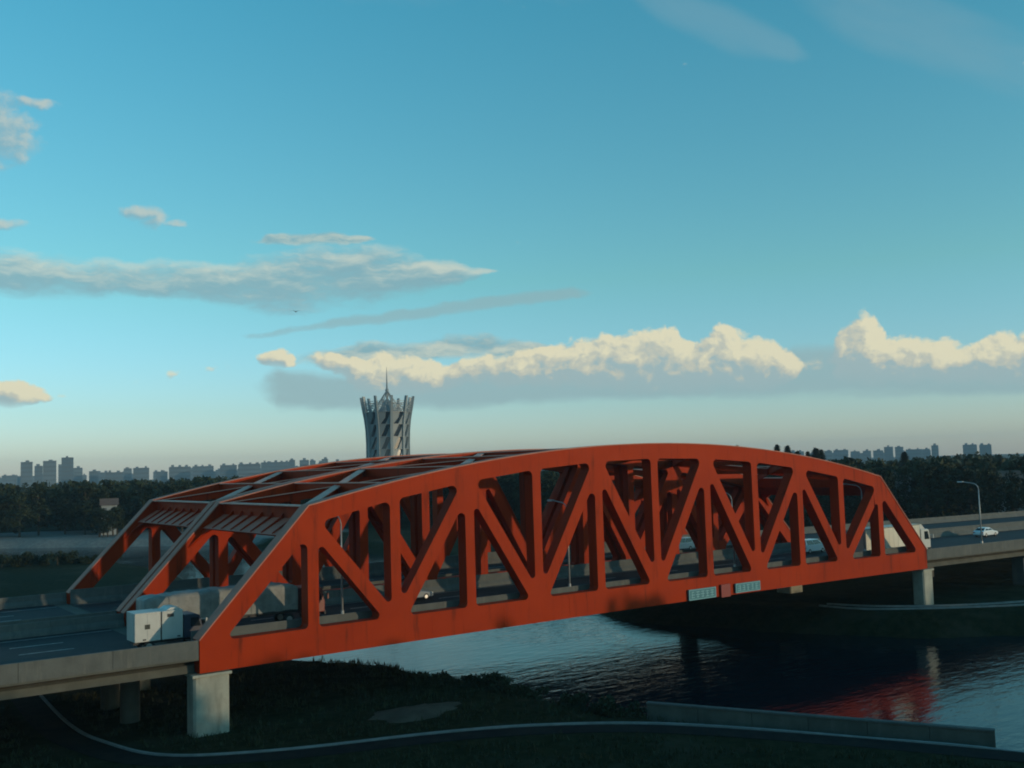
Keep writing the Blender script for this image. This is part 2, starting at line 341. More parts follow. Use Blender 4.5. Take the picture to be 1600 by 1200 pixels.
# ------------------------------------------------------------------ terrain and river
GZ, WZ = -4.6, -7.0
RIV = [(420, -330), (160, -260), (100, -150), (62, -78), (41, -36), (30.5, -15.5), (28.5, -5), (27, 16.5), (17.6, 36), (24, 60), (36, 100), (42, 140), (40, 185), (14, 226), (-40, 240), (-160, 268), (-420, 320),
       (-420, 380), (-100, 318), (30, 285), (82, 230), (97, 165), (85, 90), (66, 30), (75, 6), (81, -5), (91, -13), (112, -26), (150, -50), (220, -90), (420, -150)]
def river_sd(X, Y):
    P = np.array(RIV, float); Q = np.roll(P, -1, 0)
    d = np.full(X.shape, 1e9); ins = np.zeros(X.shape, bool)
    for (ax, ay), (bx, by) in zip(P, Q):
        ex, ey = bx-ax, by-ay; L = ex*ex+ey*ey
        t_ = np.clip(((X-ax)*ex+(Y-ay)*ey)/L, 0, 1)
        d = np.minimum(d, np.hypot(X-ax-t_*ex, Y-ay-t_*ey))
        c = ((ay > Y) != (by > Y)); xi = ax+(Y-ay)*ex/(ey if abs(ey) > 1e-9 else 1e-9)
        ins ^= c & (X < xi)
    return np.where(ins, -d, d)
def sm(x, a, b): t_ = np.clip((x-a)/(b-a), 0, 1); return t_*t_*(3-2*t_)
def ground_z(X, Y):
    s_ = river_sd(X, Y)
    s_ = s_+.7*np.sin(X*.31+np.sin(Y*.23))*np.sin(Y*.27+1.3)*(np.abs(s_) < 12)
    z = WZ-2.6+(2.6-.35)*sm(s_, -9, 0)+(GZ-WZ+.35)*sm(s_, -.3, 5.5)
    z = z+.10*np.sin(X*.21+.5)*np.sin(Y*.17)*sm(s_, 4, 12)+.22*np.sin(X*.043)*np.cos(Y*.037+1)*sm(s_, 8, 40)
    return z
geo_ = lambda a, n, r: [a*(r**i) for i in range(1, n+1)]
far_ = np.array(geo_(12, 25, 1.27))
xs = np.concatenate([-140-far_[::-1], np.arange(-140, 262, 2.), 260+far_]); ys = np.concatenate([-140-far_[::-1], np.arange(-140, 402, 2.), 400+far_])
X, Y = np.meshgrid(xs, ys); Z = ground_z(X, Y)
nx, ny = len(xs), len(ys)
me = bpy.data.meshes.new('ground')
idx = np.arange(nx*ny).reshape(ny, nx)
F = np.stack([idx[:-1, :-1], idx[:-1, 1:], idx[1:, 1:], idx[1:, :-1]], -1).reshape(-1, 4)
me.from_pydata(np.stack([X, Y, Z], -1).reshape(-1, 3).tolist(), [], F.tolist())
sdv = river_sd(X, Y)
gv = (sm(sdv, -3, 1)*(1-sm(sdv, 42, 62))*sm(Y, 150, 215)*(1-sm(X, 95, 150))*sm(Y+.28*X, 215, 262))
gv = np.maximum(gv, .25*sm(sdv, -2, 0)*(1-sm(sdv, 7, 16))*sm(X, 66, 74)*(Y < 40))
me.attributes.new('gravel', 'FLOAT', 'POINT').data.foreach_set('value', gv.reshape(-1).astype(np.float32))
me.materials.append(M_GROUND); me.shade_smooth()
g = bpy.data.objects.new('ground', me); COL.objects.link(g); g['kind'] = 'structure'
MB().add([(-460, -360, WZ), (460, -360, WZ), (460, 420, WZ), (-460, 420, WZ)], [(0, 1, 2, 3)]).build('river_water', M_WATER, kind='structure')

def gz(x, y): return float(ground_z(np.array([float(x)]), np.array([float(y)]))[0])
def ribbon(name, pts, w, z0, z1, m, **tags):
    """strip along a plan polyline, with side faces"""
    P = [Vector((p[0], p[1], 0)) for p in pts]; vs = []; n = len(P)
    for i, p in enumerate(P):
        d = (P[min(i+1, n-1)]-P[max(i-1, 0)]).normalized(); s_ = Vector((-d.y, d.x, 0))
        zb = gz(p.x, p.y)
        for sx in (-1, 1):
            q_ = p+s_*sx*w/2; vs += [(q_.x, q_.y, zb+z0), (q_.x, q_.y, zb+z1)]
    f = []
    for i in range(n-1):
        a = i*4; c = a+4
        f += [(a+1, a+3, c+3, c+1), (a, a+1, c+1, c), (a+2, c+2, c+3, a+3), (a, c, c+2, a+2)]
    f += [(0, 2, 3, 1), (n*4-4, n*4-3, n*4-1, n*4-2)]
    return MB().add(vs, f).build(name, m, **tags)
def smooth_line(pts, n=8):
    out = []
    P = [Vector((*p, 0)) for p in pts]; P = [P[0]*2-P[1]]+P+[P[-1]*2-P[-2]]
    for i in range(1, len(P)-2):
        for j in range(n):
            t_ = j/n; a, b_, c, d = P[i-1], P[i], P[i+1], P[i+2]
            q_ = .5*((2*b_)+(c-a)*t_+(2*a-5*b_+4*c-d)*t_*t_+(3*b_-a-3*c+d)*t_**3); out.append((q_.x, q_.y))
    out.append(tuple(P[-2][:2])); return out
kl = smooth_line([(-7.5, 34), (-8.2, 12), (-7.3, 3), (-5.2, -3.2), (0, -6.6), (10.7, -10.4), (19, -14.6), (25.3, -19.5), (31, -28), (37.6, -40), (46, -57), (60, -84), (90, -140)])
ribbon('kerb', kl, .20, -.2, .15, M_KERB, label='pale kerb stones curving round the near pier and along the footpath', category='kerb')
off = []
for i, p in enumerate(kl):
    a = Vector(kl[max(i-1, 0)]); c = Vector(kl[min(i+1, len(kl)-1)]); d = (c-a).normalized()
    off.append((p[0]-(-d.y)*1.28, p[1]-d.x*1.28))
ribbon('footpath', off, 2.2, -.2, .03, M_PATH, kind='structure')
# the two ledges of the far bank
for nm, pts, w, lab in (('embankment_kerb', [(82, 9.5), (83, 4.2), (87.5, -.8), (97, -7), (118, -18), (154, -41)], .2, 'lower pale kerb line on the far bank right of the bridge'),
                        ('embankment_kerb', [(84, 9.8), (86, 4.2), (91, -1), (101, -6.5), (122, -16), (156, -38)], .2, 'upper pale kerb line on the far bank right of the bridge')):
    ribbon(nm, smooth_line(pts), w, -.3, .22, M_KERB, label=lab, category='kerb', group='kerbs on the far bank')
# river wall
wl = empty('river_wall', 'low grey concrete wall along the near river bank at lower right', 'wall')
A, B = Vector((27.3, -16.8, 0)), Vector((38.6, -38.2, 0)); d = (B-A).normalized(); nrm = Vector((-d.y, d.x, 0))
L = (B-A).length; npan = 6
for i in range(npan):
    a = A+d*(L*i/npan+.012); c = A+d*(L*(i+1)/npan-.012)
    MB().bar((a.x, a.y, -3.87), (c.x, c.y, -3.87), .34, 2.2).build('wall_panel', M_CON, wl, bevel=.015)
MB().bar((A.x, A.y, -3.73), (B.x, B.y, -3.73), .50, .137).build('coping', M_CON2, wl, bevel=.02)
# sandy heap on the bank
mb = MB(); vs = [(14.2, -4.4, GZ+.42)]; n = 26
for rg, hh_ in ((.35, .36), (.65, .22), (.88, .06), (1.06, -.12)):
    for j in range(n):
        th = 2*math.pi*j/n; w_ = 1+.13*math.sin(3*th+1)+.08*math.sin(7*th)
        vs.append((14.2+math.cos(th)*4.1*rg*w_, -4.4+math.sin(th)*2.5*rg*w_, GZ+hh_+.06*math.sin(9*th+rg*8)))
fs = [(0, 1+j, 1+(j+1) % n) for j in range(n)]
for q_ in range(3):
    for j in range(n):
        a = 1+q_*n; fs.append((a+j, a+n+j, a+n+(j+1) % n, a+(j+1) % n))
mb.add(vs, fs).build('soil_heap', M_SAND, smooth=True, label='low sandy soil heap on the grass beside the kerb', category='soil heap')

# ------------------------------------------------------------------ the truss bridge
PN = 7.5; NP = 12; XE = 1.65; HB = 2.2
def camber(x): return .22*(1-((x-45)/46.65)**2) if -1.7 < x < 91.7 else 0
def ztop(x):
    t_ = x/PN; return 11.9+4.29*(1-((t_-6)/5)**2)
TW = 1.5; NODE_T = 1.45; NODE_B = 1.6
O1, O2 = (-XE, 2.4), (7.2, 11.86)
def line2(p, q): return (p[0], p[1], q[0]-p[0], q[1]-p[1])
def isect(l, m_):
    x1, y1, dx1, dy1 = l; x2, y2, dx2, dy2 = m_
    t_ = ((x2-x1)*dy2-(y2-y1)*dx2)/(dx1*dy2-dy1*dx2); return (x1+dx1*t_, y1+dy1*t_)
def shift(l, dd):           # dd > 0: up
    L_ = math.hypot(l[2], l[3]); nx_, nz_ = -l[3]/L_, l[2]/L_
    if nz_ < 0: nx_, nz_ = -nx_, -nz_
    return (l[0]+nx_*dd, l[1]+nz_*dd, l[2], l[3])
def arc(prev, v, nxt, r, n=6):
    a = Vector((prev[0]-v[0], prev[1]-v[1])).normalized(); c = Vector((nxt[0]-v[0], nxt[1]-v[1])).normalized()
    ang = a.angle(c); tl = r/math.tan(ang/2); V_ = Vector(v)
    cen = V_+(a+c).normalized()*(r/math.sin(ang/2)); s_ = V_+a*tl-cen; e_ = V_+c*tl-cen
    th = s_.angle(e_); out = []
    for i in range(n+1):
        w_ = i/n; p = (s_*math.sin((1-w_)*th)+e_*math.sin(w_*th))/math.sin(th)+cen; out.append((p.x, p.y))
    return out
def opening(verts, rad):
    n = len(verts); return [arc(verts[i-1], verts[i], verts[(i+1) % n], rad[i]) for i in range(n)]
HV, HD, HE = .47, .56, .70
def xt(t_): return t_*PN
def zin(t_): return ztop(xt(t_))-TW
def diag(k_):
    if k_ == 0:
        return line2(O1, O2)
    lo = lambda t_: (xt(t_), NODE_B); hi = lambda t_: (xt(t_), ztop(xt(t_))-NODE_T)
    return line2(hi(k_), lo(k_+1)) if k_ % 2 else line2(lo(k_), hi(k_+1))
BOT = (0, HB, 1, 0)
def vline(x): return (x, 0, 0, 1)
LOW, UPP = {}, {}
for k_ in range(0, 11):
    dl = diag(k_)
    dlo = shift(dl, -1.5) if k_ == 0 else shift(dl, -HD)
    if k_ % 2 == 0:
        vr = vline(xt(k_+1)-HV)
        LOW[k_] = opening([isect(BOT, dlo), isect(BOT, vr), isect(vr, dlo)], (.35, .38, .42))
    else:
        vl = vline(xt(k_)+HV)
        LOW[k_] = opening([isect(BOT, vl), isect(BOT, dlo), isect(dlo, vl)], (.38, .35, .30))
    if k_ > 0:
        dup = shift(dl, HD); tp = line2((xt(k_), zin(k_)), (xt(k_+1), zin(k_+1)))
        if k_ % 2:
            vr = vline(xt(k_+1)-HV); UPP[k_] = opening([isect(dup, vr), isect(vr, tp), isect(tp, dup)], (.30, .48, .48))
        else:
            vl = vline(xt(k_)+HV); UPP[k_] = opening([isect(dup, vl), isect(dup, tp), isect(tp, vl)], (.30, .48, .48))
mir = lambda poly: [(90-x, z) for x, z in poly][::-1]
PIECES = []     # (name, polygon)
def proj_outer(p):
    l = line2(O1, O2); L_ = math.hypot(l[2], l[3]); t_ = ((p[0]-l[0])*l[2]+(p[1]-l[1])*l[3])/L_**2
    return (l[0]+l[2]*t_, l[1]+l[3]*t_)
# end post and its nodes (left), mirrored to the right
BL, BR, T = LOW[0]
p_lo, p_hi = BL[0], T[-1]
endp = [('end_post', [p_lo, proj_outer(p_lo), proj_outer(p_hi), p_hi]),
        ('gusset_plate', [(-XE, HB), (-XE, 2.4), proj_outer(p_lo)]+BL)]
c1 = list(reversed(T)); c2 = list(reversed(LOW[1][2])); c3 = list(reversed(UPP[1][2]))
xs0 = c3[-1][0]
topc = [(x, ztop(x)) for x in np.linspace(7.2, xs0, 5)][::-1]; topc[-1] = O2
endp.append(('gusset_plate', [proj_outer(p_hi)]+c1+c2+c3+[(a, b_) for a, b_ in topc]))
# verticals
VERT, DIAG, GUS = {}, {}, []
for t_ in range(1, 11):
    if t_ % 2:
        VERT[t_] = [LOW[t_-1][1][-1], LOW[t_][0][0], LOW[t_][2][-1], LOW[t_-1][2][0]]
        GUS.append(LOW[t_-1][1]+LOW[t_][0])
        if t_ > 1:
            GUS.append(UPP[t_-1][1][::-1]+LOW[t_-1][2][::-1]+LOW[t_][2][::-1]+UPP[t_][2][::-1]+[(xt(t_), zin(t_))])
    else:
        VERT[t_] = [UPP[t_-1][0][-1], UPP[t_][0][0], UPP[t_][2][-1], UPP[t_-1][1][0]]
        GUS.append(UPP[t_-1][1][::-1]+UPP[t_][2][::-1]+[(xt(t_), zin(t_))])
        GUS.append(LOW[t_-1][1]+UPP[t_-1][0]+UPP[t_][0]+LOW[t_][0])
VERT[11] = mir(VERT[1]); GUS.append(mir(LOW[0][1]+LOW[1][0]))
for k_ in range(1, 11):
    if k_ % 2: DIAG[k_] = [LOW[k_][1][-1], UPP[k_][0][0], UPP[k_][2][-1], LOW[k_][2][0]]
    else: DIAG[k_] = [LOW[k_][0][0], UPP[k_][0][-1], UPP[k_][1][0], LOW[k_][2][-1]]
botc = [(-XE, 0)]+[(xt(i*.5), 0) for i in range(25)]+[(90+XE, 0)]
botc = botc+[(90+XE, HB)]+[(xt(12-i*.5), HB) for i in range(25)]+[(-XE, HB)]
topin = [(xs0, zin(1)+(zin(2)-zin(1))*(xs0-xt(1))/PN)]+[(xt(t_), zin(t_)) for t_ in range(2, 11)]
topin.append((90-topin[0][0], topin[0][1]))
topin[0] = c3[-1]; topin[-1] = (90-c3[-1][0], c3[-1][1])
topou = [(x, ztop(x)) for x in np.linspace(xs0, 90-xs0, 40)]
PIECES += [('bottom_chord', botc), ('top_chord', topin+topou[::-1])]
PIECES += endp+[(n_, mir(p_)) for n_, p_ in endp]
PIECES += [('vertical', VERT[t_]) for t_ in VERT]+[('diagonal', DIAG[k_]) for k_ in DIAG]+[('gusset_plate', p_) for p_ in GUS]
bridge = empty('truss_bridge', 'long orange-red steel arched truss bridge crossing the dark river', 'bridge')
def cam_poly(p): return [(x, z+camber(x)) for x, z in p]
flp = [(-XE-.03, 2.4)]+[O2]+[(x, ztop(x)) for x in np.linspace(7.8, 82.2, 44)]+[(90-O2[0], O2[1])]+[(90+XE+.03, 2.4)]
flp = cam_poly(flp)
def truss(y0, y1, fl=.09):
    for n_, p_ in PIECES:
        MB().prism(cam_poly(p_), y0, y1).build(n_, M_RED, bridge)
    vs = []; n = len(flp)
    for i, p in enumerate(flp):
        a = Vector(flp[max(i-1, 0)]); c = Vector(flp[min(i+1, n-1)]); d_ = (c-a).normalized(); nn = Vector((-d_.y, d_.x))
        for dn in (-.03, .07):
            q_ = Vector(p)+nn*dn
            vs += [(q_.x, y0-fl, q_.y), (q_.x, y1+fl, q_.y)]
    f = []
    for i in range(n-1):
        a = i*4; c = a+4
        f += [(a+2, a+3, c+3, c+2), (a, c, c+1, a+1), (a, a+2, c+2, c), (a+1, c+1, c+3, a+3)]
    f += [(0, 1, 3, 2), (n*4-4, n*4-2, n*4-1, n*4-3)]
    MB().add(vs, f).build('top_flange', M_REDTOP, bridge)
YN, YM1, YM2, YF = (0, 1.25), (20.15, 21.1), (21.75, 22.7), (41.5, 42.75)
MIDUP = .0
for yy in (YN, YM1, YM2, YF): truss(*yy)
# batten plates tying the twin middle trusses
for t_ in range(1, 12):
    z = ztop(xt(t_))+camber(xt(t_))-.55
    MB().box(xt(t_)-.5, xt(t_)+.5, 21.1, 21.75, z-.7, z).build('batten_plate', M_RED, bridge)
zc = lambda t_: ztop(xt(t_))+camber(xt(t_))
for bi, (ya, yb) in enumerate(((YN[1], YM1[0]), (YM2[1], YF[0]))):
    for t_ in range(2, 11):
        o = MB().bar((xt(t_), ya, zc(t_)-.12), (xt(t_), yb, zc(t_)-.12), .16, .75)
        o.bar((xt(t_), ya, zc(t_)-.87), (xt(t_), yb, zc(t_)-.87), .40, .08)
        st_ = o.build('cross_strut', M_RED, bridge)
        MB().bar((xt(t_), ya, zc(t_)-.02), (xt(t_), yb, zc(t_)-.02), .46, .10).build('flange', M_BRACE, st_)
    for t_ in range(1, 11, 2):
        for q_, (a, c) in enumerate((((t_, ya), (t_+2, yb)), ((t_, yb), (t_+2, ya)))):
            dz = .10+.03*q_
            za, zb = zc(a[0])-dz, zc(c[0])-dz
            o = MB().bar((xt(a[0]), a[1], za-.08), (xt(c[0]), c[1], zb-.08), .20, .72)
            st_ = o.build('lateral_brace', M_RED, bridge)
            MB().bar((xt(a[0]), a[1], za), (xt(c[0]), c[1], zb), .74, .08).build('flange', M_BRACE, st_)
    # portals at both ends
    for sgn in (1, -1):
        fx = (lambda x: x) if sgn > 0 else (lambda x: 90-x)
        zt = 11.86+camber(7.2)
        beam = MB().prism([(fx(x), z) for x, z in ((7.62, zt-.12), (8.05, zt-.12), (8.05, zt-1.35), (7.62, zt-1.35))], ya, yb)
        beam.prism([(fx(x), z) for x, z in ((7.62, zt-1.15), (7.62, zt-1.35), (5.62, zt-2.45), (5.52, zt-2.36))], ya, yb)
        pb = beam.build('portal_beam', M_RED, bridge)
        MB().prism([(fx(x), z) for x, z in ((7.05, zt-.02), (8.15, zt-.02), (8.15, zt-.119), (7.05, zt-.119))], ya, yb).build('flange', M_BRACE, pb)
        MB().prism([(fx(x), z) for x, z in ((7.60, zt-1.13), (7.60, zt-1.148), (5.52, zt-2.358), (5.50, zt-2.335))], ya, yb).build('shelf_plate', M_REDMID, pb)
        ns_ = 8
        for i in range(1, ns_):
            y = ya+(yb-ya)*i/ns_
            MB().prism([(fx(x), z) for x, z in ((7.6, zt-.75), (7.52, zt-.75), (7.2, zt-1.15), (5.62, zt-2.16), (5.56, zt-2.38), (7.6, zt-1.30))], y-.09, y+.09).build('stiffener', M_RED, pb)
        for y, s_ in ((ya, 1), (yb, -1)):
            poly = [(y, zt-2.3), (y+s_*2.0, zt-2.3), (y+s_*.6, zt-2.9), (y, zt-4.1)]
            vs = [(fx(5.75-max(0, (zt-2.3-z))*.94), yy_, z) for yy_, z in poly]+[(fx(6.05-max(0, (zt-2.3-z))*.94), yy_, z) for yy_, z in poly]
            MB().add(vs, [(0, 1, 2, 3), (7, 6, 5, 4), (0, 4, 5, 1), (1, 5, 6, 2), (2, 6, 7, 3), (3, 7, 4, 0)]).build('portal_bracket', M_RED, bridge)
# splice plates on the outer face of the near truss
for t_ in range(1, 24, 2):
    x = xt(t_*.5); z = camber(x)
    if 6 < t_*.5 < 8.2: continue
    MB().box(x-.34, x+.34, -.014, .0, .16+z, HB-.16+z).build('splice_plate', M_RED, bridge)
for t_ in range(2, 11, 1):
    x = xt(t_+.5) if t_ < 11 else 0
    zt_ = ztop(x)+camber(x); sl = (ztop(x+.35)-ztop(x-.35))
    vs = [(x-.35, yv, zt_-.18-sl/2) for yv in (-.013, 0)]+[(x+.35, yv, zt_-.18+sl/2) for yv in (-.013, 0)]+[(x-.35, yv, zt_-1.3-sl/2) for yv in (-.013, 0)]+[(x+.35, yv, zt_-1.3+sl/2) for yv in (-.013, 0)]
    MB().add(vs, [(0, 2, 6, 4), (1, 5, 7, 3), (0, 1, 3, 2), (4, 6, 7, 5), (0, 4, 5, 1), (2, 3, 7, 6)]).build('splice_plate', M_RED, bridge)
# deck, floor beams and barriers on the span
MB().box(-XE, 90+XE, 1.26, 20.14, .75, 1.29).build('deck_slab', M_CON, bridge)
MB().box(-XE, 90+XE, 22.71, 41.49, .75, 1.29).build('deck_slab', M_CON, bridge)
for t_ in range(0, 25):
    x = xt(t_*.5)
    for ya, yb in ((1.25, 20.15), (22.7, 41.5)):
        MB().box(x-.16, x+.16, ya, yb, .05, .74).build('floor_beam', M_RED, bridge)
def barrier_prof(y, side, z0=1.29, z1=2.62):
    s_ = side; return [(y, z0), (y+s_*.52, z0), (y+s_*.46, z0+.28), (y+s_*.26, z0+.60), (y+s_*.20, z1), (y, z1)]
def xprism(poly, x0, x1):
    n = len(poly); vs = [(x0, y, z) for y, z in poly]+[(x1, y, z) for y, z in poly]
    return MB().add(vs, [tuple(range(n)), tuple(range(2*n-1, n-1, -1))]+[(i, (i+1) % n, (i+1) % n+n, i+n) for i in range(n)])
for y, s_, z1 in ((1.75, 1, 2.85), (19.6, -1, 2.62), (23.3, 1, 2.62), (41.0, -1, 2.85)):
    for i in range(12):
        x0 = -XE+(90+2*XE)*i/12; x1 = -XE+(90+2*XE)*(i+1)/12-.02
        xprism(barrier_prof(y, s_, 1.29, z1), x0, x1).build('barrier', M_CON2, bridge)

# name plates on the near bottom chord
def sign_plate(x0, x1, z0, z1, glyphs, label, name='sign_board', face=M_SIGN):
    e = empty(name, label, 'sign', ((x0+x1)/2, 0, z0)); w = (x1-x0)/2; h = z1-z0
    MB().box(-w, w, -.26, -.10, 0, h).build('panel', face, e, bevel=.01)
    for sx in (-.7, .7): MB().box(sx*w-.06, sx*w+.06, -.10, .0, .1, h-.1).build('bracket', M_STEEL, e)
    if glyphs:
        fr = MB(); b_ = .07
        fr.box(-w+.03, w-.03, -.266, -.262, h-.03-b_, h-.03); fr.box(-w+.03, w-.03, -.266, -.262, .03, .03+b_)
        fr.box(-w+.03, -w+.03+b_, -.266, -.262, .03+b_, h-.03-b_); fr.box(w-.03-b_, w-.03, -.266, -.262, .03+b_, h-.03-b_)
        fr.build('border', M_SIGNW, e)
        rg = random.Random(glyphs)
        n = 5; cw = (2*w-.5)/n
        for i in range(n):          # unreadable at this distance: blocks of strokes
            g_ = MB(); cx = -w+.25+cw*(i+.5); s_ = cw*.40; hz = h*.30
            for j in range(3):
                z = h/2+hz*(j-1)*.8+rg.uniform(-.03, .03); a = rg.uniform(.5, 1)
                g_.box(cx-s_*a, cx+s_*a, -.2662, -.262, z-.035, z+.035)
            xx = cx+rg.uniform(-.5, .5)*s_
            g_.box(xx-.04, xx+.04, -.2664, -.2615, h/2-hz, h/2+hz)
            g_.build('character', M_SIGNW, e)
    return e
import_z = camber(52)
sign_plate(48.9, 52.9, .25, 1.35, 3, 'teal sign board with pale characters, left of the pair on the bottom chord')
sign_plate(55.9, 59.8, .35, 1.35, 8, 'teal sign board with pale characters, right of the pair on the bottom chord')
sign_plate(53.7, 55.1, .12, 1.45, 0, 'small dark red plate between the two teal sign boards', face=M_SIGNR)

# ------------------------------------------------------------------ piers
def pier(x, y, w, dpt, ztop_, label, cap=True, group='concrete piers of the bridge and viaducts'):
    zg = gz(x, y); zb = min(zg, WZ+.2)-1.5
    e = empty('bridge_pier', label, 'pier', (x, y, zg), group=group)
    o = MB(); c = .18
    poly = [(-w/2+c, -dpt/2), (w/2-c, -dpt/2), (w/2, -dpt/2+c), (w/2, dpt/2-c), (w/2-c, dpt/2), (-w/2+c, dpt/2), (-w/2, dpt/2-c), (-w/2, -dpt/2+c)]
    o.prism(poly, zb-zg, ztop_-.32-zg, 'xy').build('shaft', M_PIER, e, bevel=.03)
    if cap:
        MB().box(-w/2-.12, w/2+.12, -dpt/2-.12, dpt/2+.12, ztop_-.319-zg, ztop_-.10-zg).build('cap', M_PIER, e, bevel=.03)
        for bx_ in (-w*.22, w*.22): MB().box(bx_-.35, bx_+.35, -.4, .4, ztop_-.099-zg, ztop_+.0-zg).build('bearing', M_CHAS, e)
    return e
NMS = {0: 'left', 1: 'right'}
pier(-.7, .95, 2.75, 1.7, 0, 'pale concrete pier under the left end of the near truss')
pier(-.7, 21.4, 2.75, 2.6, 0, 'shaded concrete pier under the left end of the middle truss')
pier(-.7, 42.1, 2.75, 1.7, 0, 'shaded concrete pier under the left end of the far truss')
pier(91.9, .95, 2.1, 1.7, 0, 'concrete pier with lit face under the right end of the near truss')
pier(90.8, 21.4, 2.75, 2.6, 0, 'dark concrete pier under the right end of the middle truss')
pier(90.8, 42.1, 2.75, 1.7, 0, 'dark concrete pier at the water under the right end of the far truss')

# ------------------------------------------------------------------ approach viaducts
def viaduct(x0, x1, y0, y1, grade, label, flip):
    """deck with parapets; flip: +1 near carriageway, -1 far"""
    e = empty('approach_viaduct', label, 'viaduct')
    xr = x0 if abs(x0) < abs(x1) or x0 > 50 else x1
    xr = -1.7 if x1 < 0 else 91.7
    dzf = lambda x: -grade*abs(x-xr)
    ns_p = int((x1-x0)/6.1)
    def strip(poly, xa=x0, xb=x1, N=12):
        n = len(poly); o = MB()
        vs = []
        for i in range(N+1):
            x = xa+(xb-xa)*i/N; vs += [(x, y, z+dzf(x)) for y, z in poly]
        f = [tuple(range(n)), tuple(range((N+1)*n-1, N*n-1, -1))]
        for i in range(N):
            f += [(i*n+j, i*n+(j+1) % n, (i+1)*n+(j+1) % n, (i+1)*n+j) for j in range(n)]
        return o.add(vs, f)
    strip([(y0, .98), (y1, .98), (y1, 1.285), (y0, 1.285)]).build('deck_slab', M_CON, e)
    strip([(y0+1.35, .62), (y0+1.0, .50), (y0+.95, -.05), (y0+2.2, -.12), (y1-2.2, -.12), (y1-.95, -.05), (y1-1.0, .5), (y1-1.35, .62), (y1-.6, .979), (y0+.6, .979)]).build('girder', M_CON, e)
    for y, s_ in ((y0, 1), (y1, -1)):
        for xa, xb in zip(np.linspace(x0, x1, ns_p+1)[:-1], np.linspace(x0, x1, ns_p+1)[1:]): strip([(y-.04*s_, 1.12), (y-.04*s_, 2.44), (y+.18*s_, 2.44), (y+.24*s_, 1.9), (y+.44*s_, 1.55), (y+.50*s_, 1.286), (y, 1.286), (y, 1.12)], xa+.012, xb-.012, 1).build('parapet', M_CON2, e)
    return e
viaduct(-75, -1.72, .02, 20.3, 0, 'concrete approach viaduct with grey parapet at lower left', 1)
viaduct(-75, -1.72, 22.6, 42.9, 0, 'farther concrete approach viaduct at left, behind the near roadway', -1)
viaduct(91.72, 330, .02, 20.3, .011, 'concrete approach viaduct running off to the right edge', 1)
viaduct(91.72, 330, 22.6, 42.9, .011, 'farther concrete approach viaduct right of the bridge', -1)
for x, y, lab in ((-4.2, 9, 'dark round column under the left approach, beside the near pier'), (-4.2, 15, 'dark round column under the left approach, second from the near pier')):
    zg = gz(x, y)
    e = empty('viaduct_column', lab, 'column', (x, y, zg))
    MB().tube([(0, 0, -1.5), (0, 0, -.35-zg)], .75, 20).build('shaft', M_CON, e, smooth=False)
    MB().box(-.95, .95, -1.2, 1.2, -.349-zg, -.13-zg).build('cap', M_CON, e)
for i, (x, y) in enumerate(((118.5, 2.4), (118.5, 17.5), (148, 2.4), (148, 17.5))):
    zt = -.12-.011*(x-91.7); zg = gz(x, y)
    e = empty('viaduct_column', ('nearest pale column under the right approach viaduct', 'inner column under the right approach, behind the nearest one', 'second pale column under the right approach beyond the frame edge', 'second inner column under the right approach')[i], 'column', (x, y, zg))
    MB().box(-.75, .75, -.9, .9, -1.5, zt-.30-zg).build('shaft', M_CON2, e, bevel=.08)
    MB().box(-.95, .95, -1.4, 1.4, zt-.299-zg, zt-.02-zg).build('cap', M_CON2, e)
# road sheets and paint
def road(x0, x1, y0, y1, z, grade, name, m):
    xr = -1.7 if x1 < 0 else 91.7
    return MB().add([(x0, y0, z-grade*abs(x0-xr)), (x1, y0, z-grade*abs(x1-xr)), (x1, y1, z-grade*abs(x1-xr)), (x0, y1, z-grade*abs(x0-xr))], [(0, 1, 2, 3)]).build(name, m, kind='structure')
for (ya, yb) in ((.55, 19.75), (23.15, 42.3)):
    road(-75, -3.1, ya, yb, 1.30, 0, 'road', M_ASP); road(94, 330, ya, yb, 1.298, .011, 'road', M_ASP)
for ya, yb in ((2.28, 19.06), (23.84, 40.46)): road(-1.6, 91.6, ya, yb, 1.30, 0, 'road', M_ASP)
mk = MB()
for ya in (3.0, 18.4, 24.5, 39.8):
    for x0, x1 in ((-75, -3.2), (-1.5, 91.5)): mk.add([(x0, ya, 1.304), (x1, ya, 1.304), (x1, ya+.15, 1.304), (x0, ya+.15, 1.304)], [(0, 1, 2, 3)])
for ya in (6.9, 10.7, 14.5, 28.4, 32.2, 36):
    x = -72
    while x < 88:
        if not -8 < x < -1.5: mk.add([(x, ya, 1.304), (x+4, ya, 1.304), (x+4, ya+.15, 1.304), (x, ya+.15, 1.304)], [(0, 1, 2, 3)])
        x += 10
mk.build('lane_marking', M_MARK, kind='structure')

# ------------------------------------------------------------------ street lamps
def lamp_post():
    e = empty('street_lamp', '', 'street lamp')
    MB().tube([(0, 0, 0), (0, 0, .28)], [.15, .13], 10).build('base', M_STEEL, e)
    MB().tube([(0, 0, .25), (0, 0, 4), (0, 0, 7.2)], [.095, .08, .065], 10).build('pole', M_STEEL, e, smooth=True)
    pts = [(0, 0, 7.2)]+[(0, .95*(1-math.cos(a)), 7.2+.95*math.sin(a)*.9) for a in np.linspace(.2, 1.35, 7)]+[(0, 2.2, 8.22)]
    MB().tube(pts, [.065]+[.055]*7+[.05], 8).build('arm', M_STEEL, e, smooth=True)
    hd = MB().prism([(-.16, 0), (.16, 0), (.13, .16), (-.13, .16)], 2.15, 2.95).build('lamp_head', M_STEEL, e)
    for v_ in hd.data.vertices: v_.co.z += 8.15
    MB().box(-.12, .12, 2.25, 2.85, 8.135, 8.149).build('lens', M_LAMP, hd)
    return e
lp = lamp_post()
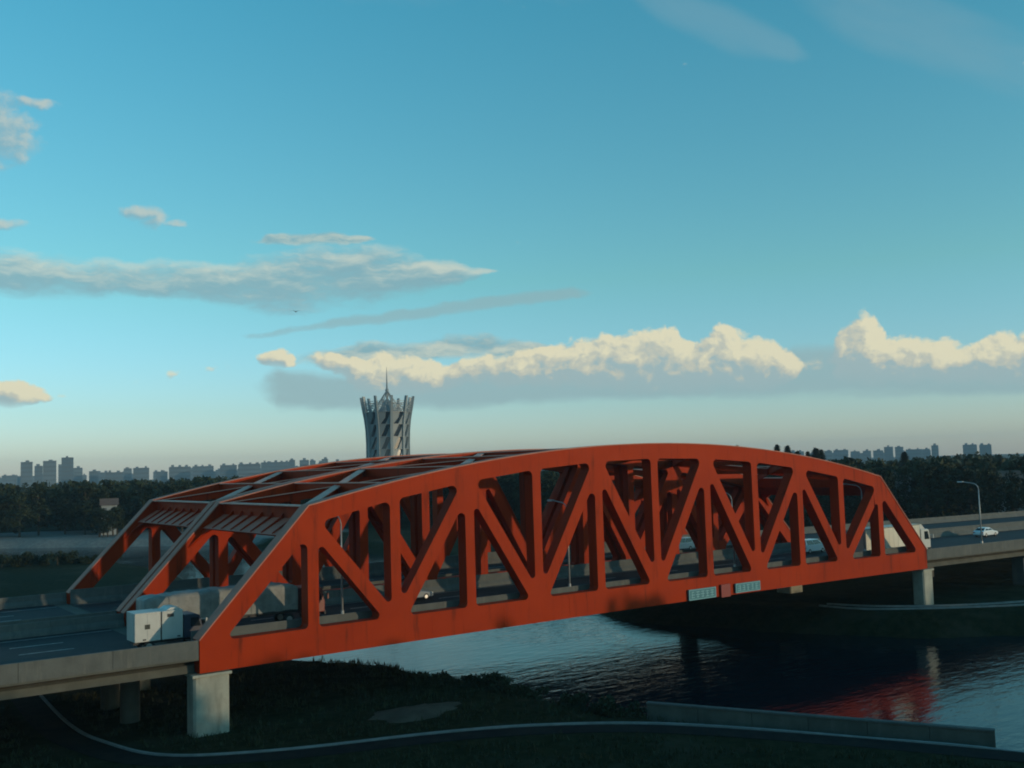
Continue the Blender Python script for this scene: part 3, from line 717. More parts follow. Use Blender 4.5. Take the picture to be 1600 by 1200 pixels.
spots = [(10.9, 1.85, 2.84, 'thin street lamp behind the leftmost openings of the near truss'), (35.0, 1.85, 2.84, 'thin street lamp behind the near truss, second from the left end'),
         (58.2, 1.85, 2.84, 'thin street lamp behind the near truss, third from the left end'), (81.5, 1.85, 2.84, 'thin street lamp behind the rightmost openings of the near truss'),
         (104.8, .1, 2.30, 'street lamp with curved arm on the right approach parapet')]
for i, (x, y, z, lab) in enumerate(spots):
    o = lp if i == 0 else copy_tree(lp); o.location = (x, y, z); o['label'] = lab; o['group'] = 'street lamps along the near roadway'

# ------------------------------------------------------------------ vehicles (all drive along +x)
def wheel(parent, x, y, r, w=.28):
    o = MB().tube([(x, y-w/2, r), (x, y-w/2+.04, r), (x, y+w/2-.04, r), (x, y+w/2, r)], [r*.9, r, r, r*.9], 18).build('wheel', M_DARK, parent)
    MB().tube([(x, y-w/2-.015, r), (x, y+w/2+.015, r)], r*.55, 12).build('rim', M_CHROME, o)
def cab(e, x0, ln, w, z0, z1, m, nose=.25):
    prof = [(x0, z0), (x0+ln, z0), (x0+ln+.03, z0+(z1-z0)*.42), (x0+ln-nose, z1-.15), (x0+ln-nose-.35, z1), (x0, z1)]
    c = MB().prism(prof, -w/2, w/2).build('cab', m, e, bevel=.07)
    zw = z0+(z1-z0)*.46
    a = (x0+ln+.03, z0+(z1-z0)*.45); b_ = (x0+ln-nose+.005, z1-.2)
    MB().add([(a[0]+.012, -w/2+.15, a[1]+.03), (a[0]+.012, w/2-.15, a[1]+.03), (b_[0]+.012, w/2-.2, b_[1]), (b_[0]+.012, -w/2+.2, b_[1])], [(0, 1, 2, 3)]).build('windscreen', M_GLASS, c)
    for s_ in (-1, 1):
        y = s_*(w/2+.006)
        MB().add([(x0+ln*.35, y, zw), (x0+ln*.88, y, zw), (x0+ln*.74, y, z1-.3), (x0+ln*.35, y, z1-.3)], [(0, 1, 2, 3)]).build('side_window', M_GLASS, c)
        mm = MB(); mm.bar((x0+ln-.15, s_*w/2, zw+.55), (x0+ln+.18, s_*(w/2+.28), zw+.55), .04, .04)
        mm.box(x0+ln+.10, x0+ln+.22, s_*(w/2+.28)-.08, s_*(w/2+.28)+.08, zw+.1, zw+.6); mm.build('mirror', M_WHITE if m is M_CABN else m, c)
    MB().box(x0+ln-.06, x0+ln+.09, -w/2+.02, w/2-.02, z0-.25, z0+.12).build('bumper', M_CHAS, c)
    return c
def ribs_box(e, name, x0, x1, w, z0, z1, m, nr=6):
    o = MB().box(x0, x1, -w/2, w/2, z0, z1).build(name, m, e, bevel=.04)
    for s_ in (-1, 1):
        for zz in (z0+.04, z1-.12): MB().box(x0+.02, x1-.02, s_*w/2-.02, s_*w/2+.025, zz, zz+.09).build('edge_rail', M_CON2 if m is not M_WHITE else M_WHITE, o)
    for i in range(1, nr):
        x = x0+(x1-x0)*i/nr
        for s_ in (-1, 1): MB().box(x-.025, x+.025, s_*w/2-.02, s_*w/2+.018, z0+.14, z1-.14).build('rib', m, o)
    return o
ZD = 1.305
# white box truck at lower left
e = empty('box_truck', 'small white two-box delivery truck with dark cab on the roadway at lower left', 'truck', (-5.15, 5.35, ZD))
MB().box(.1, 5.3, -.45, .45, .55, .8).build('chassis', M_CHAS, e)
b1 = ribs_box(e, 'cargo_box', 0, 1.95, 2.15, .82, 3.0, M_WHITE, 2)
b2 = ribs_box(e, 'cargo_box', 2.05, 3.65, 2.15, .82, 2.98, M_WHITE, 2)
MB().prism([(2.4, 2.985), (3.55, 2.985), (3.3, 3.18), (2.75, 3.2)], -.9, .9).build('roof_fairing', M_WHITE, b2, bevel=.03)
MB().box(2.45, 2.95, -1.10, -1.085, 2.5, 2.75).build('vent', M_CHAS, b2)
MB().box(.75, 1.15, -1.095, -1.082, 1.75, 2.1).build('door_panel', M_CON, b1)
MB().box(-.02, -.004, -.95, .95, .95, 2.85).build('rear_door', M_WHITE, b1)
for x_ in (.6, 3.2): MB().box(x_, x_+.25, -1.095, -1.08, .93, 1.03).build('marker_plate', M_CHAS, b1 if x_ < 2 else b2)
cab(e, 3.75, 1.5, 2.05, .75, 2.55, M_CABN)
for x_ in (1.1, 4.6):
    for s_ in (-1, 1): wheel(e, x_, s_*.88, .43)
# tarpaulin semi-trailer
e = empty('tarpaulin_truck', 'long semi-trailer under a sagging grey tarpaulin behind the left end post', 'truck', (-3.0, 10.4, ZD))
MB().box(0, 13.4, -.5, .5, .95, 1.2).build('chassis', M_CHAS, e)
MB().box(0, 13.2, -1.24, 1.24, 1.2, 1.34).build('trailer_bed', M_CHAS, e, bevel=.02)
N, J = 34, 15; vs = []; rq2 = random.Random(3)
for i in range(N+1):
    x = 13.2*i/N; sag = .025*math.sin(i*.9)+.02*math.sin(i*2.3+1)+.16*math.sin(i*.095); ed = min(1, min(i, N-i)/1.5)
    for j in range(J):
        a = math.pi*j/(J-1); cx = math.cos(a); sz = math.sin(a)
        y = 1.25*math.copysign(abs(cx)**.16, cx)*(1+.02*math.sin(i*1.7+j)); z = 1.3+(2.05+sag+.15*ed)*abs(sz)**.16+(.04*math.sin(i*1.3+j*2.1))
        vs.append((x, y, z))
f = [(i*J+j, i*J+j+1, (i+1)*J+j+1, (i+1)*J+j) for i in range(N) for j in range(J-1)]+[tuple(range(J)), tuple(range(N*J+J-1, N*J-1, -1))]
tp_ = MB().add(vs, f).build('tarpaulin', M_TARP, e, smooth=True)
for i in range(5, N, 9):
    MB().tube([(p[0], p[1]*1.012, p[2]+.02) for p in vs[i*J:(i+1)*J]],   .02, 5).build('rope', M_TARP, tp_)
cab(e, 13.6, 2.2, 2.4, .8, 3.1, M_CABR)
MB().box(-.03, .0, -1.1, 1.1, .75, .95).build('rear_bar', M_TAIL, e)
for x_ in (1.2, 2.5, 3.8, 12.4, 14.9):
    for s_ in (-1, 1): wheel(e, x_, s_*1.02, .5, .4)
# right-hand white truck
e = empty('box_truck', 'large cream-white box truck leaving the right end of the bridge', 'truck', (84.6, 5.0, 1.30))
MB().box(0, 12.6, -.5, .5, .75, 1.05).build('chassis', M_CHAS, e)
ribs_box(e, 'cargo_box', 0, 11.7, 2.45, 1.08, 3.95, M_WHITE2, 12)
c_ = cab(e, 12.0, 2.1, 2.4, .7, 3.2, M_WHITE)
MB().prism([(12.1, 3.2), (13.3, 3.2), (12.5, 3.85), (12.1, 3.9)], -1.0, 1.0).build('wind_deflector', M_WHITE, c_, bevel=.04)
for x_ in (1.5, 2.8, 9.5, 13.1):
    for s_ in (-1, 1): wheel(e, x_, s_*1.0, .5, .38)
def car(label, loc, m, rz=0, van=False):
    e = empty('car', label, 'car', loc, rz)
    Lc, w = 4.5, 1.78
    if van: body = [(0, .35), (.05, 1.0), (.1, 1.15), (3.6, 1.15), (4.4, .95), (4.55, .6), (4.5, .32), (0, .3)]; gh = [(.12, 1.14), (.25, 1.85), (2.9, 1.88), (3.75, 1.14)]
    else: body = [(0, .38), (.02, .85), (.2, .98), (1.0, 1.0), (3.1, .95), (4.1, .80), (4.45, .62), (4.5, .35), (4.3, .25), (.2, .25)]; gh = [(.35, .97), (1.05, 1.42), (2.3, 1.46), (3.25, .94)]
    bd = MB().prism(body, -w/2, w/2).build('body', m, e, bevel=.09)
    n = len(gh); vs = []
    for s_ in (-1, 1):
        for x, z in gh:
            tt = (z-gh[0][1])/(gh[1][1]-gh[0][1]); vs.append((x, s_*(w/2-.04-.17*max(0, min(1, tt))), z))
    f = [(0, 1, 2, 3), (7, 6, 5, 4)]+[(i, i+4, (i+1) % 4+4, (i+1) % 4) for i in range(4)]
    MB().add(vs, f).build('roof', m, e, bevel=.05)
    x0, x1, x2, x3 = (g_[0] for g_ in gh); z0_, z1_ = gh[0][1]+.06, gh[1][1]-.07
    for s_ in (-1, 1):
        ya, yb = s_*(w/2-.04+.006), s_*(w/2-.04-.15+.006)
        for a, c, a2, c2 in ((x0+.35, (x0+x3)/2-.05, x1+.1, (x1+x2)/2-.04), ((x0+x3)/2+.05, x3-.3, (x1+x2)/2+.04, x2-.05)):
            MB().add([(a, ya, z0_), (c, ya, z0_), (c2, yb, z1_), (a2, yb, z1_)], [(0, 1, 2, 3)]).build('side_window', M_GLASS, e)
    for (xa, za), (xb, zb_), sg in ((gh[0], gh[1], -1), (gh[3], gh[2], 1)):
        p = lambda q_: (xa+(xb-xa)*q_+sg*.012, za+(zb_-za)*q_+.012)
        a, c = p(.12), p(.88)
        MB().add([(a[0], -w/2+.16, a[1]), (a[0], w/2-.16, a[1]), (c[0], w/2-.25, c[1]), (c[0], -w/2+.25, c[1])], [(0, 1, 2, 3)]).build('windscreen', M_GLASS, e)
    for s_ in (-1, 1):
        MB().box(-.015, .06, s_*.68-.16, s_*.68+.16, .66, .8).build('tail_light', M_TAIL, e)
        MB().box(4.36, 4.47, s_*.62-.18, s_*.62+.18, .58, .7).build('headlight', M_LAMP, e)
        for x_ in (.85, 3.6): wheel(e, x_, s_*(w/2-.1), .32, .22)
    return e
car('white car on the right approach road beyond the street lamp', (130, 15.2, 1.305-.011*40), M_CARW)
car('pale car on the bridge roadway near the right end of the truss', (87.5, 16.4, 1.305), M_CARW, van=True)
car('slate blue car passing behind the first big diagonal of the near truss', (23.0, 15.6, 1.305), M_CARB)
car('white minivan on the far roadway seen through the truss openings', (84, 34.0, 1.305), M_CARW, math.pi, True)

# ------------------------------------------------------------------ crown tower
TX, TY = 261.4, 449.6
tw = empty('crown_tower', 'grey crown-topped lattice tower with spire rising behind the bridge', 'tower', (TX, TY, GZ))
NS = 10; A0 = math.radians(35)
zr = [0, 12, 26, 38.2, 45.2, 49.4, 51.9, 60.7]; rd = [15.6, 13.4, 12.2, 12.15, 12.75, 13.4, 13.95, 15.5]
rad_at = lambda z: float(np.interp(z, zr, rd))
cor = lambda i, z, r=0.: Vector(((rad_at(z)+r)*math.cos(A0+2*math.pi*i/NS), (rad_at(z)+r)*math.sin(A0+2*math.pi*i/NS), z))
rows = [0, 9.2]+[9.2+7.12*j for j in range(1, 6)]+[51.9]
rows = [0.0, 9.18, 16.3, 23.42, 30.54, 37.66, 44.78, 51.9]
core = MB(); vs = []
for z in rows:
    for i in range(NS): vs.append(cor(i, z, -.9))
f = [(j*NS+i, j*NS+(i+1) % NS, (j+1)*NS+(i+1) % NS, (j+1)*NS+i) for j in range(len(rows)-1) for i in range(NS)]+[tuple(range((len(rows)-1)*NS, len(rows)*NS))]
core.add(vs, f).build('core', M_TOWG, tw)
for i in range(NS):
    # fin at each corner, rising past the rim
    o = MB(); zs = [0, 9, 18, 26, 34, 42, 48, 54, 60.9]
    vs = []
    for z in zs:
        ro = cor(i, z, .55); ri = cor(i, z, -1.0); tg = Vector((-math.sin(A0+2*math.pi*i/NS), math.cos(A0+2*math.pi*i/NS), 0))*(.75 if z < 55 else .55)
        vs += [ro-tg, ro+tg, ri+tg, ri-tg]
    f = [(j*4+a, j*4+(a+1) % 4, j*4+4+(a+1) % 4, j*4+4+a) for j in range(len(zs)-1) for a in range(4)]+[(3, 2, 1, 0), tuple(range(len(vs)-4, len(vs)))]
    o.add(vs, f).build('fin', M_TOWF, tw)
    for j in range(len(rows)-1):
        z0, z1 = rows[j], rows[j+1]
        pt = lambda a, h, r=0.: cor(i, z0+(z1-z0)*h, r).lerp(cor(i+1, z0+(z1-z0)*h, r), a)
        # two triangular-ish cladding plates leave a slanting dark slot between them
        s_lo = .42 if j < len(rows)-2 else .55
        pl = MB()
        q1 = [pt(0, 0), pt(.16, 0), pt(s_lo, .5), pt(.62, .97), pt(0, .97)]
        q1b = [pt(0, 0, -.85), pt(.16, 0, -.85), pt(s_lo, .5, -.85), pt(.62, .97, -.85), pt(0, .97, -.85)]
        n = 5; pl.add(q1+q1b, [tuple(range(n)), tuple(range(2*n-1, n-1, -1))]+[(a, a+n, (a+1) % n+n, (a+1) % n) for a in range(n)])
        q2 = [pt(.56, .0), pt(1, 0), pt(1, .97), pt(.95, .97), pt(.78, .5)]
        q2b = [pt(.56, .0, -.85), pt(1, 0, -.85), pt(1, .97, -.85), pt(.95, .97, -.85), pt(.78, .5, -.85)]
        pl.add(q2+q2b, [tuple(range(n)), tuple(range(2*n-1, n-1, -1))]+[(a, a+n, (a+1) % n+n, (a+1) % n) for a in range(n)])
        pl.build('cladding_panel', M_TOWER, tw)
        a, c = pt(0, 1, .12), pt(1, 1, .12)
        MB().bar(a, c, .7, .28).build('ledge', M_TOWF, tw)
    # crown screen between the fins
    p = [cor(i, 52.2, -.3), cor(i+1, 52.2, -.3)]; q_ = [cor(i, 58.0, -.4), cor(i+1, 58.0, -.4)]
    for h in (.1, .28, .46, .64, .82, 1.0):
        MB().bar(p[0].lerp(q_[0], h), p[1].lerp(q_[1], h), .18, .30).build('crown_rail', M_TOWF, tw)
    for pa, pb_ in ((p[0], q_[1]), (p[1], q_[0])): MB().bar(pa, pb_, .16, .34).build('crown_lattice', M_TOWF, tw)
    th = A0+2*math.pi*(i+.5)/NS
    MB().tube([(9.3*math.cos(th), 9.3*math.sin(th), 51.5), (.6*math.cos(th), .6*math.sin(th), 64.2)], .22, 6).build('strut', M_TOWF, tw)
vs = [(0, 0, 61.0)]+[(6.2*math.cos(2*math.pi*i/NS+A0), 6.2*math.sin(2*math.pi*i/NS+A0), 51.7) for i in range(NS)]
MB().add(vs, [(0, 1+i, 1+(i+1) % NS) for i in range(NS)]).build('lantern_roof', M_TOWER, tw)
sp = MB().tube([(0, 0, 51), (0, 0, 64), (0, 0, 65), (0, 0, 66), (0, 0, 70), (0, 0, 78.8)], [.7, .8, 1.1, .55, .38, .06], 10).build('spire', M_TOWF, tw)

# ------------------------------------------------------------------ far buildings on the skyline
def far_block(a_deg, width_deg, top_deg, dist, i, label, group):
    """block by bearing (degrees from north), angular width and top elevation as seen from the river"""
    th = R(a_deg); dv = Vector((math.sin(th), math.cos(th), 0)); p = CAM+dv*dist
    w = dist*R(width_deg); h = CAM.z+dist*math.tan(R(top_deg))-GZ
    e = empty('apartment_block', label, 'building', (p.x, p.y, GZ), -th, group)
    m_ = M_BLD[i % 3]; dp = min(26, max(14, w*.6))
    MB().box(-w/2, w/2, -dp/2, dp/2, 0, h).build('wall', m_, e)
    nb_ = max(1, int(w/14)); rq3 = random.Random(i)
    for j in range(nb_):
        x = -w/2+w*(j+.5)/nb_+rq3.uniform(-2, 2); hw = rq3.uniform(2.2, 4.2)
        MB().box(x-hw, x+hw, -dp*.3, dp*.3, h+.01, h+rq3.uniform(2.5, 5)).build('roof_house', m_, e)
    nf = max(3, int(h/9.0))
    for j in range(nf):
        z = h*(j+.45)/nf
        MB().box(-w/2+1.2, w/2-1.2, -dp/2-.12, -dp/2+.3, z, z+h/nf*.42).build('window_band', M_BWIN, e)
    return e
LEFT = [(10.34, 0.55, 0.91, 'round-topped apartment tower at the far left end of the skyline'),
 (10.89, 0.38, 0.7, 'lower slab joined to the second tower of the left skyline'),
 (11.4, 0.62, 0.94, 'broad second tower of the left skyline'),
 (11.89, 0.18, 0.68, 'low wing left of the tallest tower in the left skyline'),
 (12.23, 0.57, 1.09, 'tallest tower of the left skyline cluster'),
 (12.73, 0.43, 0.55, 'low block right of the tallest tower in the left skyline'),
 (13.48, 0.46, 0.36, 'very low block in the gap of the left skyline'),
 (14.48, 0.87, 0.27, 'long low block in the middle of the left skyline'),
 (15.12, 0.4, 0.45, 'stepped low block before the long rows of the left skyline'),
 (15.78, 0.79, 0.46, 'wide low block before the long rows of the left skyline'),
 (16.81, 0.57, 0.23, 'small low block between the left skyline rows'),
 (17.71, 1.09, 0.46, 'first long apartment row left of the tower, above the trees'),
 (18.89, 1.08, 0.46, 'second long apartment row left of the tower, above the trees'),
 (20.2, 0.87, 0.48, 'third apartment row left of the tower, above the trees'),
 (21.29, 1.18, 0.51, 'fourth apartment row left of the tower, above the trees'),
 (22.65, 1.49, 0.57, 'longest apartment row of the left skyline behind the truss'),
 (23.55, 0.32, 0.66, 'narrow high block at the right end of the longest row'),
 (24.2, 0.5, 0.64, 'square block standing clear behind the top chord'),
 (24.65, 0.31, 0.6, 'slim block beside the square block behind the top chord'),
 (25.06, 0.19, 0.5, 'lower half of the stepped block nearest the tower'),
 (25.31, 0.34, 0.67, 'higher half of the stepped block nearest the tower'),
 (26.02, 0.21, 0.53, 'tiny roof peeking over the top chord left of the tower')]
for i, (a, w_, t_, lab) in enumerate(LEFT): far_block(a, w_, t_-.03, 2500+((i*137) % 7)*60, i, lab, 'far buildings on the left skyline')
RIGHT = [(51.18, 0.7, 0.28, 'low far block right of the conifers on the skyline'),
 (52.78, 0.39, 0.27, 'first far block of the right skyline row'),
 (53.42, 0.75, 0.29, 'second and wider far block of the right skyline row'),
 (54.14, 0.45, 0.2, 'third far block of the right skyline row'),
 (54.73, 0.41, 0.21, 'fourth far block of the right skyline row'),
 (55.29, 0.5, 0.21, 'fifth far block of the right skyline row'),
 (55.81, 0.44, 0.38, 'left of the twin higher blocks in the right skyline row'),
 (56.33, 0.41, 0.36, 'right of the twin higher blocks in the right skyline row'),
 (57.02, 0.74, 0.21, 'long low block right of the twin higher blocks'),
 (57.65, 0.34, 0.2, 'short block before the lone high block at right'),
 (58.06, 0.34, 0.38, 'lone high narrow block on the right skyline'),
 (59.71, 0.66, 0.36, 'left of the two broad blocks at the right end of the skyline'),
 (60.43, 0.56, 0.33, 'right of the two broad blocks at the right end of the skyline')]
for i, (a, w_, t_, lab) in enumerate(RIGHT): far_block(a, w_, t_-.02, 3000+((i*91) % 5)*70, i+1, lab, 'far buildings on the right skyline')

rf = random.Random(9)
for i in range(30):
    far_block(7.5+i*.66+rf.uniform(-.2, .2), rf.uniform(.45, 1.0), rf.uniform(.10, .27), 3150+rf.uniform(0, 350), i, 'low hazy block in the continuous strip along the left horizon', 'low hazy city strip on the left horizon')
for i in range(6):
    far_block(52.2+i*1.05+rf.uniform(-.2, .2), rf.uniform(.4, .9), rf.uniform(.05, .13), 3500+rf.uniform(0, 300), i, 'low hazy block in the continuous strip along the right horizon', 'low hazy city strip on the right horizon')

# ------------------------------------------------------------------ trees
def leaf_quads(rng, centres, radii, n, size, squash=.8):
    k_ = rng.integers(0, len(centres), n); c = centres[k_]; rads = radii[k_][:, None]
    d = rng.normal(size=(n, 3)); d /= np.linalg.norm(d, axis=1)[:, None]
    p = c+d*rads*(rng.random((n, 1))**.45)*np.array([1, 1, squash])
    a = rng.normal(size=(n, 3)); a /= np.linalg.norm(a, axis=1)[:, None]
    b_ = np.cross(a, rng.normal(size=(n, 3))); b_ /= np.linalg.norm(b_, axis=1)[:, None]
    s_ = size*rng.uniform(.6, 1.3, (n, 1))
    return np.stack([p-a*s_, p+b_*s_*.6, p+a*s_, p-b_*s_*.6], 1).reshape(-1, 3)
def crown_blobs(rng, h, broad=.26, low=.16):
    cs, rs = [], []
    for _ in range(19):
        z = h*rng.uniform(low, .90); tt = (z/h-.30)/.60; rr_ = h*broad*(1-.65*max(0, tt-.25))*(1 if z > .3*h else .8)*rng.uniform(.2, .85); th = rng.uniform(0, 6.28)
        cs.append((rr_*math.cos(th), rr_*math.sin(th), z)); rs.append(h*rng.uniform(.085, .15))
    cs.append((0, 0, h*.88)); rs.append(h*.10)
    return np.array(cs), np.array(rs)
def quads_mesh(name, V_, m_):
    me_ = bpy.data.meshes.new(name); n = len(V_)//4
    me_.vertices.add(len(V_)); me_.vertices.foreach_set('co', V_.astype(np.float32).reshape(-1))
    me_.loops.add(4*n); me_.loops.foreach_set('vertex_index', np.arange(4*n, dtype=np.int32))
    me_.polygons.add(n); me_.polygons.foreach_set('loop_start', np.arange(0, 4*n, 4, dtype=np.int32)); me_.polygons.foreach_set('loop_total', np.full(n, 4, np.int32))
    me_.update(); me_.materials.append(m_); return me_
def trunk_mesh(rng, h, cs):
    o = MB(); o.tube([(0, 0, -.5), (0, 0, h*.25), (h*.01, 0, h*.55), (0, 0, h*.86)], [h*.020, h*.015, h*.010, h*.003], 8)
    for c in cs[:7]:
        z0 = max(h*.2, c[2]-h*.16); o.tube([(0, 0, z0), (c[0]*.5, c[1]*.5, (z0+c[2])/2-.2), tuple(c)], [h*.008, h*.006, h*.002], 5)
    me_ = o.mesh('trunk'); me_.materials.append(M_BARK); return me_
TEMPL = []
for q_ in range(6):
    rng = np.random.default_rng(100+q_); h = 10.
    cs, rs = crown_blobs(rng, h, (.24, .28, .21, .30, .26, .19)[q_])
    TEMPL.append((trunk_mesh(rng, h, cs), quads_mesh('crown', leaf_quads(rng, cs, rs, 1700, .26), M_LEAF)))
def conifer_mesh(rng, h):
    V_ = []
    for j in range(26):
        z = h*(.10+.88*j/26); rr_ = h*.17*(1-j/26.5)**.85*rng.uniform(.8, 1.15); nn = 46
        th = rng.uniform(0, 6.28, nn); q2 = rng.uniform(.15, 1, nn); s_ = .16
        p = np.stack([rr_*q2*np.cos(th), rr_*q2*np.sin(th), z-.35*rr_*q2+rng.normal(size=nn)*.10], 1)
        a = np.stack([np.cos(th), np.sin(th), -.45*np.ones(nn)], 1)*.34; b_ = np.stack([-np.sin(th), np.cos(th), np.zeros(nn)], 1)*s_
        V_.append(np.stack([p-a, p+b_, p+a, p-b_], 1).reshape(-1, 3))
    return np.concatenate(V_)
CON = []
for q_ in range(2):
    rng = np.random.default_rng(300+q_); o = MB().tube([(0, 0, -.4), (0, 0, 5), (0, 0, 9.9)], [.19, .11, .01], 7); tm = o.mesh('trunk'); tm.materials.append(M_BARK)
    CON.append((tm, quads_mesh('crown', conifer_mesh(rng, 10.), M_LEAF2)))
def place_tree(name, tpl, x, y, h, rz, label, group, sxy=1.):
    e = empty(name, label, 'tree', (x, y, gz(x, y)), rz, group); e.scale = (h/10*sxy, h/10*sxy, h/10)
    for me_, nm in zip(tpl, ('trunk', 'crown')):
        o = bpy.data.objects.new(nm, me_); COL.objects.link(o); o.parent = e
    return e
def at(a_deg, dist): return CAM.x+math.sin(R(a_deg))*dist, CAM.y+math.cos(R(a_deg))*dist
front = lambda a: float(np.interp(a, [0, 8, 14, 20, 26, 34, 42, 50, 58, 66, 80], [400, 385, 378, 372, 350, 320, 300, 290, 285, 280, 270]))
rt = random.Random(21); a = 4.
while a < 68:
    d_ = front(a)+rt.uniform(-6, 10); x, y = at(a, d_)
    if abs(y-22) > 28 or x < 0:
        place_tree('broadleaf_tree', TEMPL[rt.randrange(6)], x, y, rt.uniform(14.6, 18.6), rt.uniform(0, 6.28), 'dark broadleaf tree in the front row of the belt beyond the river', 'front row of the tree belt', rt.uniform(.95, 1.25))
    a += rt.uniform(.75, 1.25)
# the wood behind the front row: one dense mass
V_all = []; rng = np.random.default_rng(77)
for i in range(1500):
    a = rng.uniform(-2, 76); d_ = front(a)+8+rng.random()**1.5*420; x, y = at(a, d_)
    if abs(y-20) < 34 and x > 0: continue
    if math.hypot(x-TX, y-TY) < 22: continue
    h = rng.uniform(13.5, 18.9); cs, rs = crown_blobs(rng, h, rng.uniform(.2, .3))
    V_all.append(leaf_quads(rng, cs, rs, 250 if d_ < front(a)+160 else 130, h*.062)+np.array([x, y, GZ]))
w_o = bpy.data.objects.new('woodland', quads_mesh('woodland', np.concatenate(V_all), M_LEAF)); COL.objects.link(w_o)
w_o['kind'] = 'stuff'; w_o['label'] = 'dark mass of woodland stretching to the horizon behind the front trees'; w_o['category'] = 'woodland'
V_all = []; rng = np.random.default_rng(78)  # unseen tree belt added behind the camera to shade bank and lower truss
for i in range(330):
    x = rng.uniform(-70, 330); y = -104-rng.random()*34-(max(0, x-120)*.25)
    if abs(x-CAM.x) < 7 and y > -92: continue
    h = rng.uniform(15.5, 20.5); cs, rs = crown_blobs(rng, h, rng.uniform(.2, .3))
    V_all.append(leaf_quads(rng, cs, rs, 420, h*.055)+np.array([x, y, GZ]))
w_o = bpy.data.objects.new('riverside_wood', quads_mesh('riverside_wood', np.concatenate(V_all), M_LEAF)); COL.objects.link(w_o)
w_o['kind'] = 'stuff'; w_o['label'] = 'unseen wood added behind the viewer to shade the lower bank and bridge'; w_o['category'] = 'woodland'
# conifers breaking the horizon
for i, (a, top, lab) in enumerate(((48.02, 0.8, 'lone conifer tip above the top chord right of centre'),
  (49.13, 0.55, 'small conifer tip between two larger ones above the chord'),
  (49.57, 0.47, 'tiny conifer tip beside the tall pair above the chord'),
  (50.14, 0.76, 'tall pointed conifer, left of the pair above the chord'),
  (50.69, 0.69, 'tall slim conifer, right of the pair above the chord'),
  (51.2, 0.38, 'short conifer just right of the tall pair'),
  (51.73, 0.33, 'small conifer left of the full dark one'),
  (52.14, 0.52, 'full dark conifer where the chord meets the skyline'),
  (52.43, 0.41, 'conifer right of the full dark one'),
  (56.58, 0.14, 'single conifer standing out below the right skyline'))):
    d_ = 345+((i*53) % 40); x, y = at(a, d_); h = CAM.z+d_*math.tan(R(top))-gz(x, y)
    place_tree('conifer_tree', CON[i % 2], x, y, h, i*1.3, lab, 'conifers breaking the horizon', 1.45 if i not in (7, 9) else 1.9)
# low bushes on the near bank and shrubs beyond the bridge
rngb = np.random.default_rng(55); BT = []
for q_ in range(3):
    cs = rngb.normal(size=(9, 3))*np.array([.45, .45, .18])+np.array([0, 0, .42]); BT.append(quads_mesh('foliage', leaf_quads(rngb, cs, np.full(9, .36), 650, .10, .8), M_BUSH))
def bush(x, y, s_, label, group):
    e = empty('bush', label, 'bush', (x, y, gz(x, y)), rt.uniform(0, 6), group); e.scale = (s_, s_, s_*rt.uniform(.8, 1.15))
    o = bpy.data.objects.new('foliage', BT[rt.randrange(3)]); COL.objects.link(o); o.parent = e
    st = MB().tube([(0, 0, -.2), (.03, 0, .3), (.05, .02, .6)], [.05, .04, .015], 5).build('stem', M_BARK, e)
for i in range(34):
    t_ = i/33; x = 25.5+1.2*math.sin(i*1.7)+(3.0 if t_ > .7 else 1.5)*(.2+t_*.4); y = 15-30*t_
    bush(x+rt.uniform(-1.2, 1.2), y, rt.uniform(.9, 1.9), 'low dark bush at the edge of the near river bank', 'bushes along the near river bank')
for i in range(26):
    bush(-30+i*2.6+rt.uniform(-.8, .8), 176-abs(i-16)*.8+rt.uniform(-2, 2), rt.uniform(1.8, 3.2), 'dark shrub in the row on the far left bank beyond the bridge', 'shrubs on the left bank beyond the bridge')
# rough grass on the near bank
V_g = []; rng = np.random.default_rng(91); n = 26000
gx = rng.uniform(-30, 62, n); gy = rng.uniform(-62, 22, n); s_ = river_sd(gx, gy); kd = np.full(n, 1e9)
KP = np.array(off)
for p_ in KP: kd = np.minimum(kd, np.hypot(gx-p_[0], gy-p_[1]))
keep = (s_ > 1.0) & (kd > 2.3) & (np.hypot((gx-14.2)/4.2, (gy+4.4)/2.6) > 1) & (np.sin(gx*.6+np.sin(gy*.5)*2)*np.sin(gy*.7+gx*.2)+rng.normal(size=n)*.5 > -.35)
gx, gy = gx[keep], gy[keep]; gzv = ground_z(gx, gy); n = len(gx)
for j in range(4):
    th = rng.uniform(0, 6.28, n); hgt = rng.uniform(.12, .42, n)*(1+1.8*np.clip(np.sin(gx*.9+1)*np.sin(gy*1.1+gx*.3)-.45, 0, 1)); wd = rng.uniform(.03, .07, n); ln = rng.uniform(-.2, .2, (n, 2))
    base = np.stack([gx+rng.normal(size=n)*.15, gy+rng.normal(size=n)*.15, gzv-.02], 1); sdv_ = np.stack([np.cos(th)*wd, np.sin(th)*wd, 0*th], 1)
    tip = base+np.stack([ln[:, 0], ln[:, 1], hgt], 1)
    V_g.append(np.stack([base-sdv_, base+sdv_, tip+sdv_*.2, tip-sdv_*.2], 1).reshape(-1, 3))
g_o = bpy.data.objects.new('rough_grass', quads_mesh('rough_grass', np.concatenate(V_g), M_GRASS)); COL.objects.link(g_o)
g_o['kind'] = 'stuff'; g_o['label'] = 'rough dark grass covering the near river bank'; g_o['category'] = 'grass'

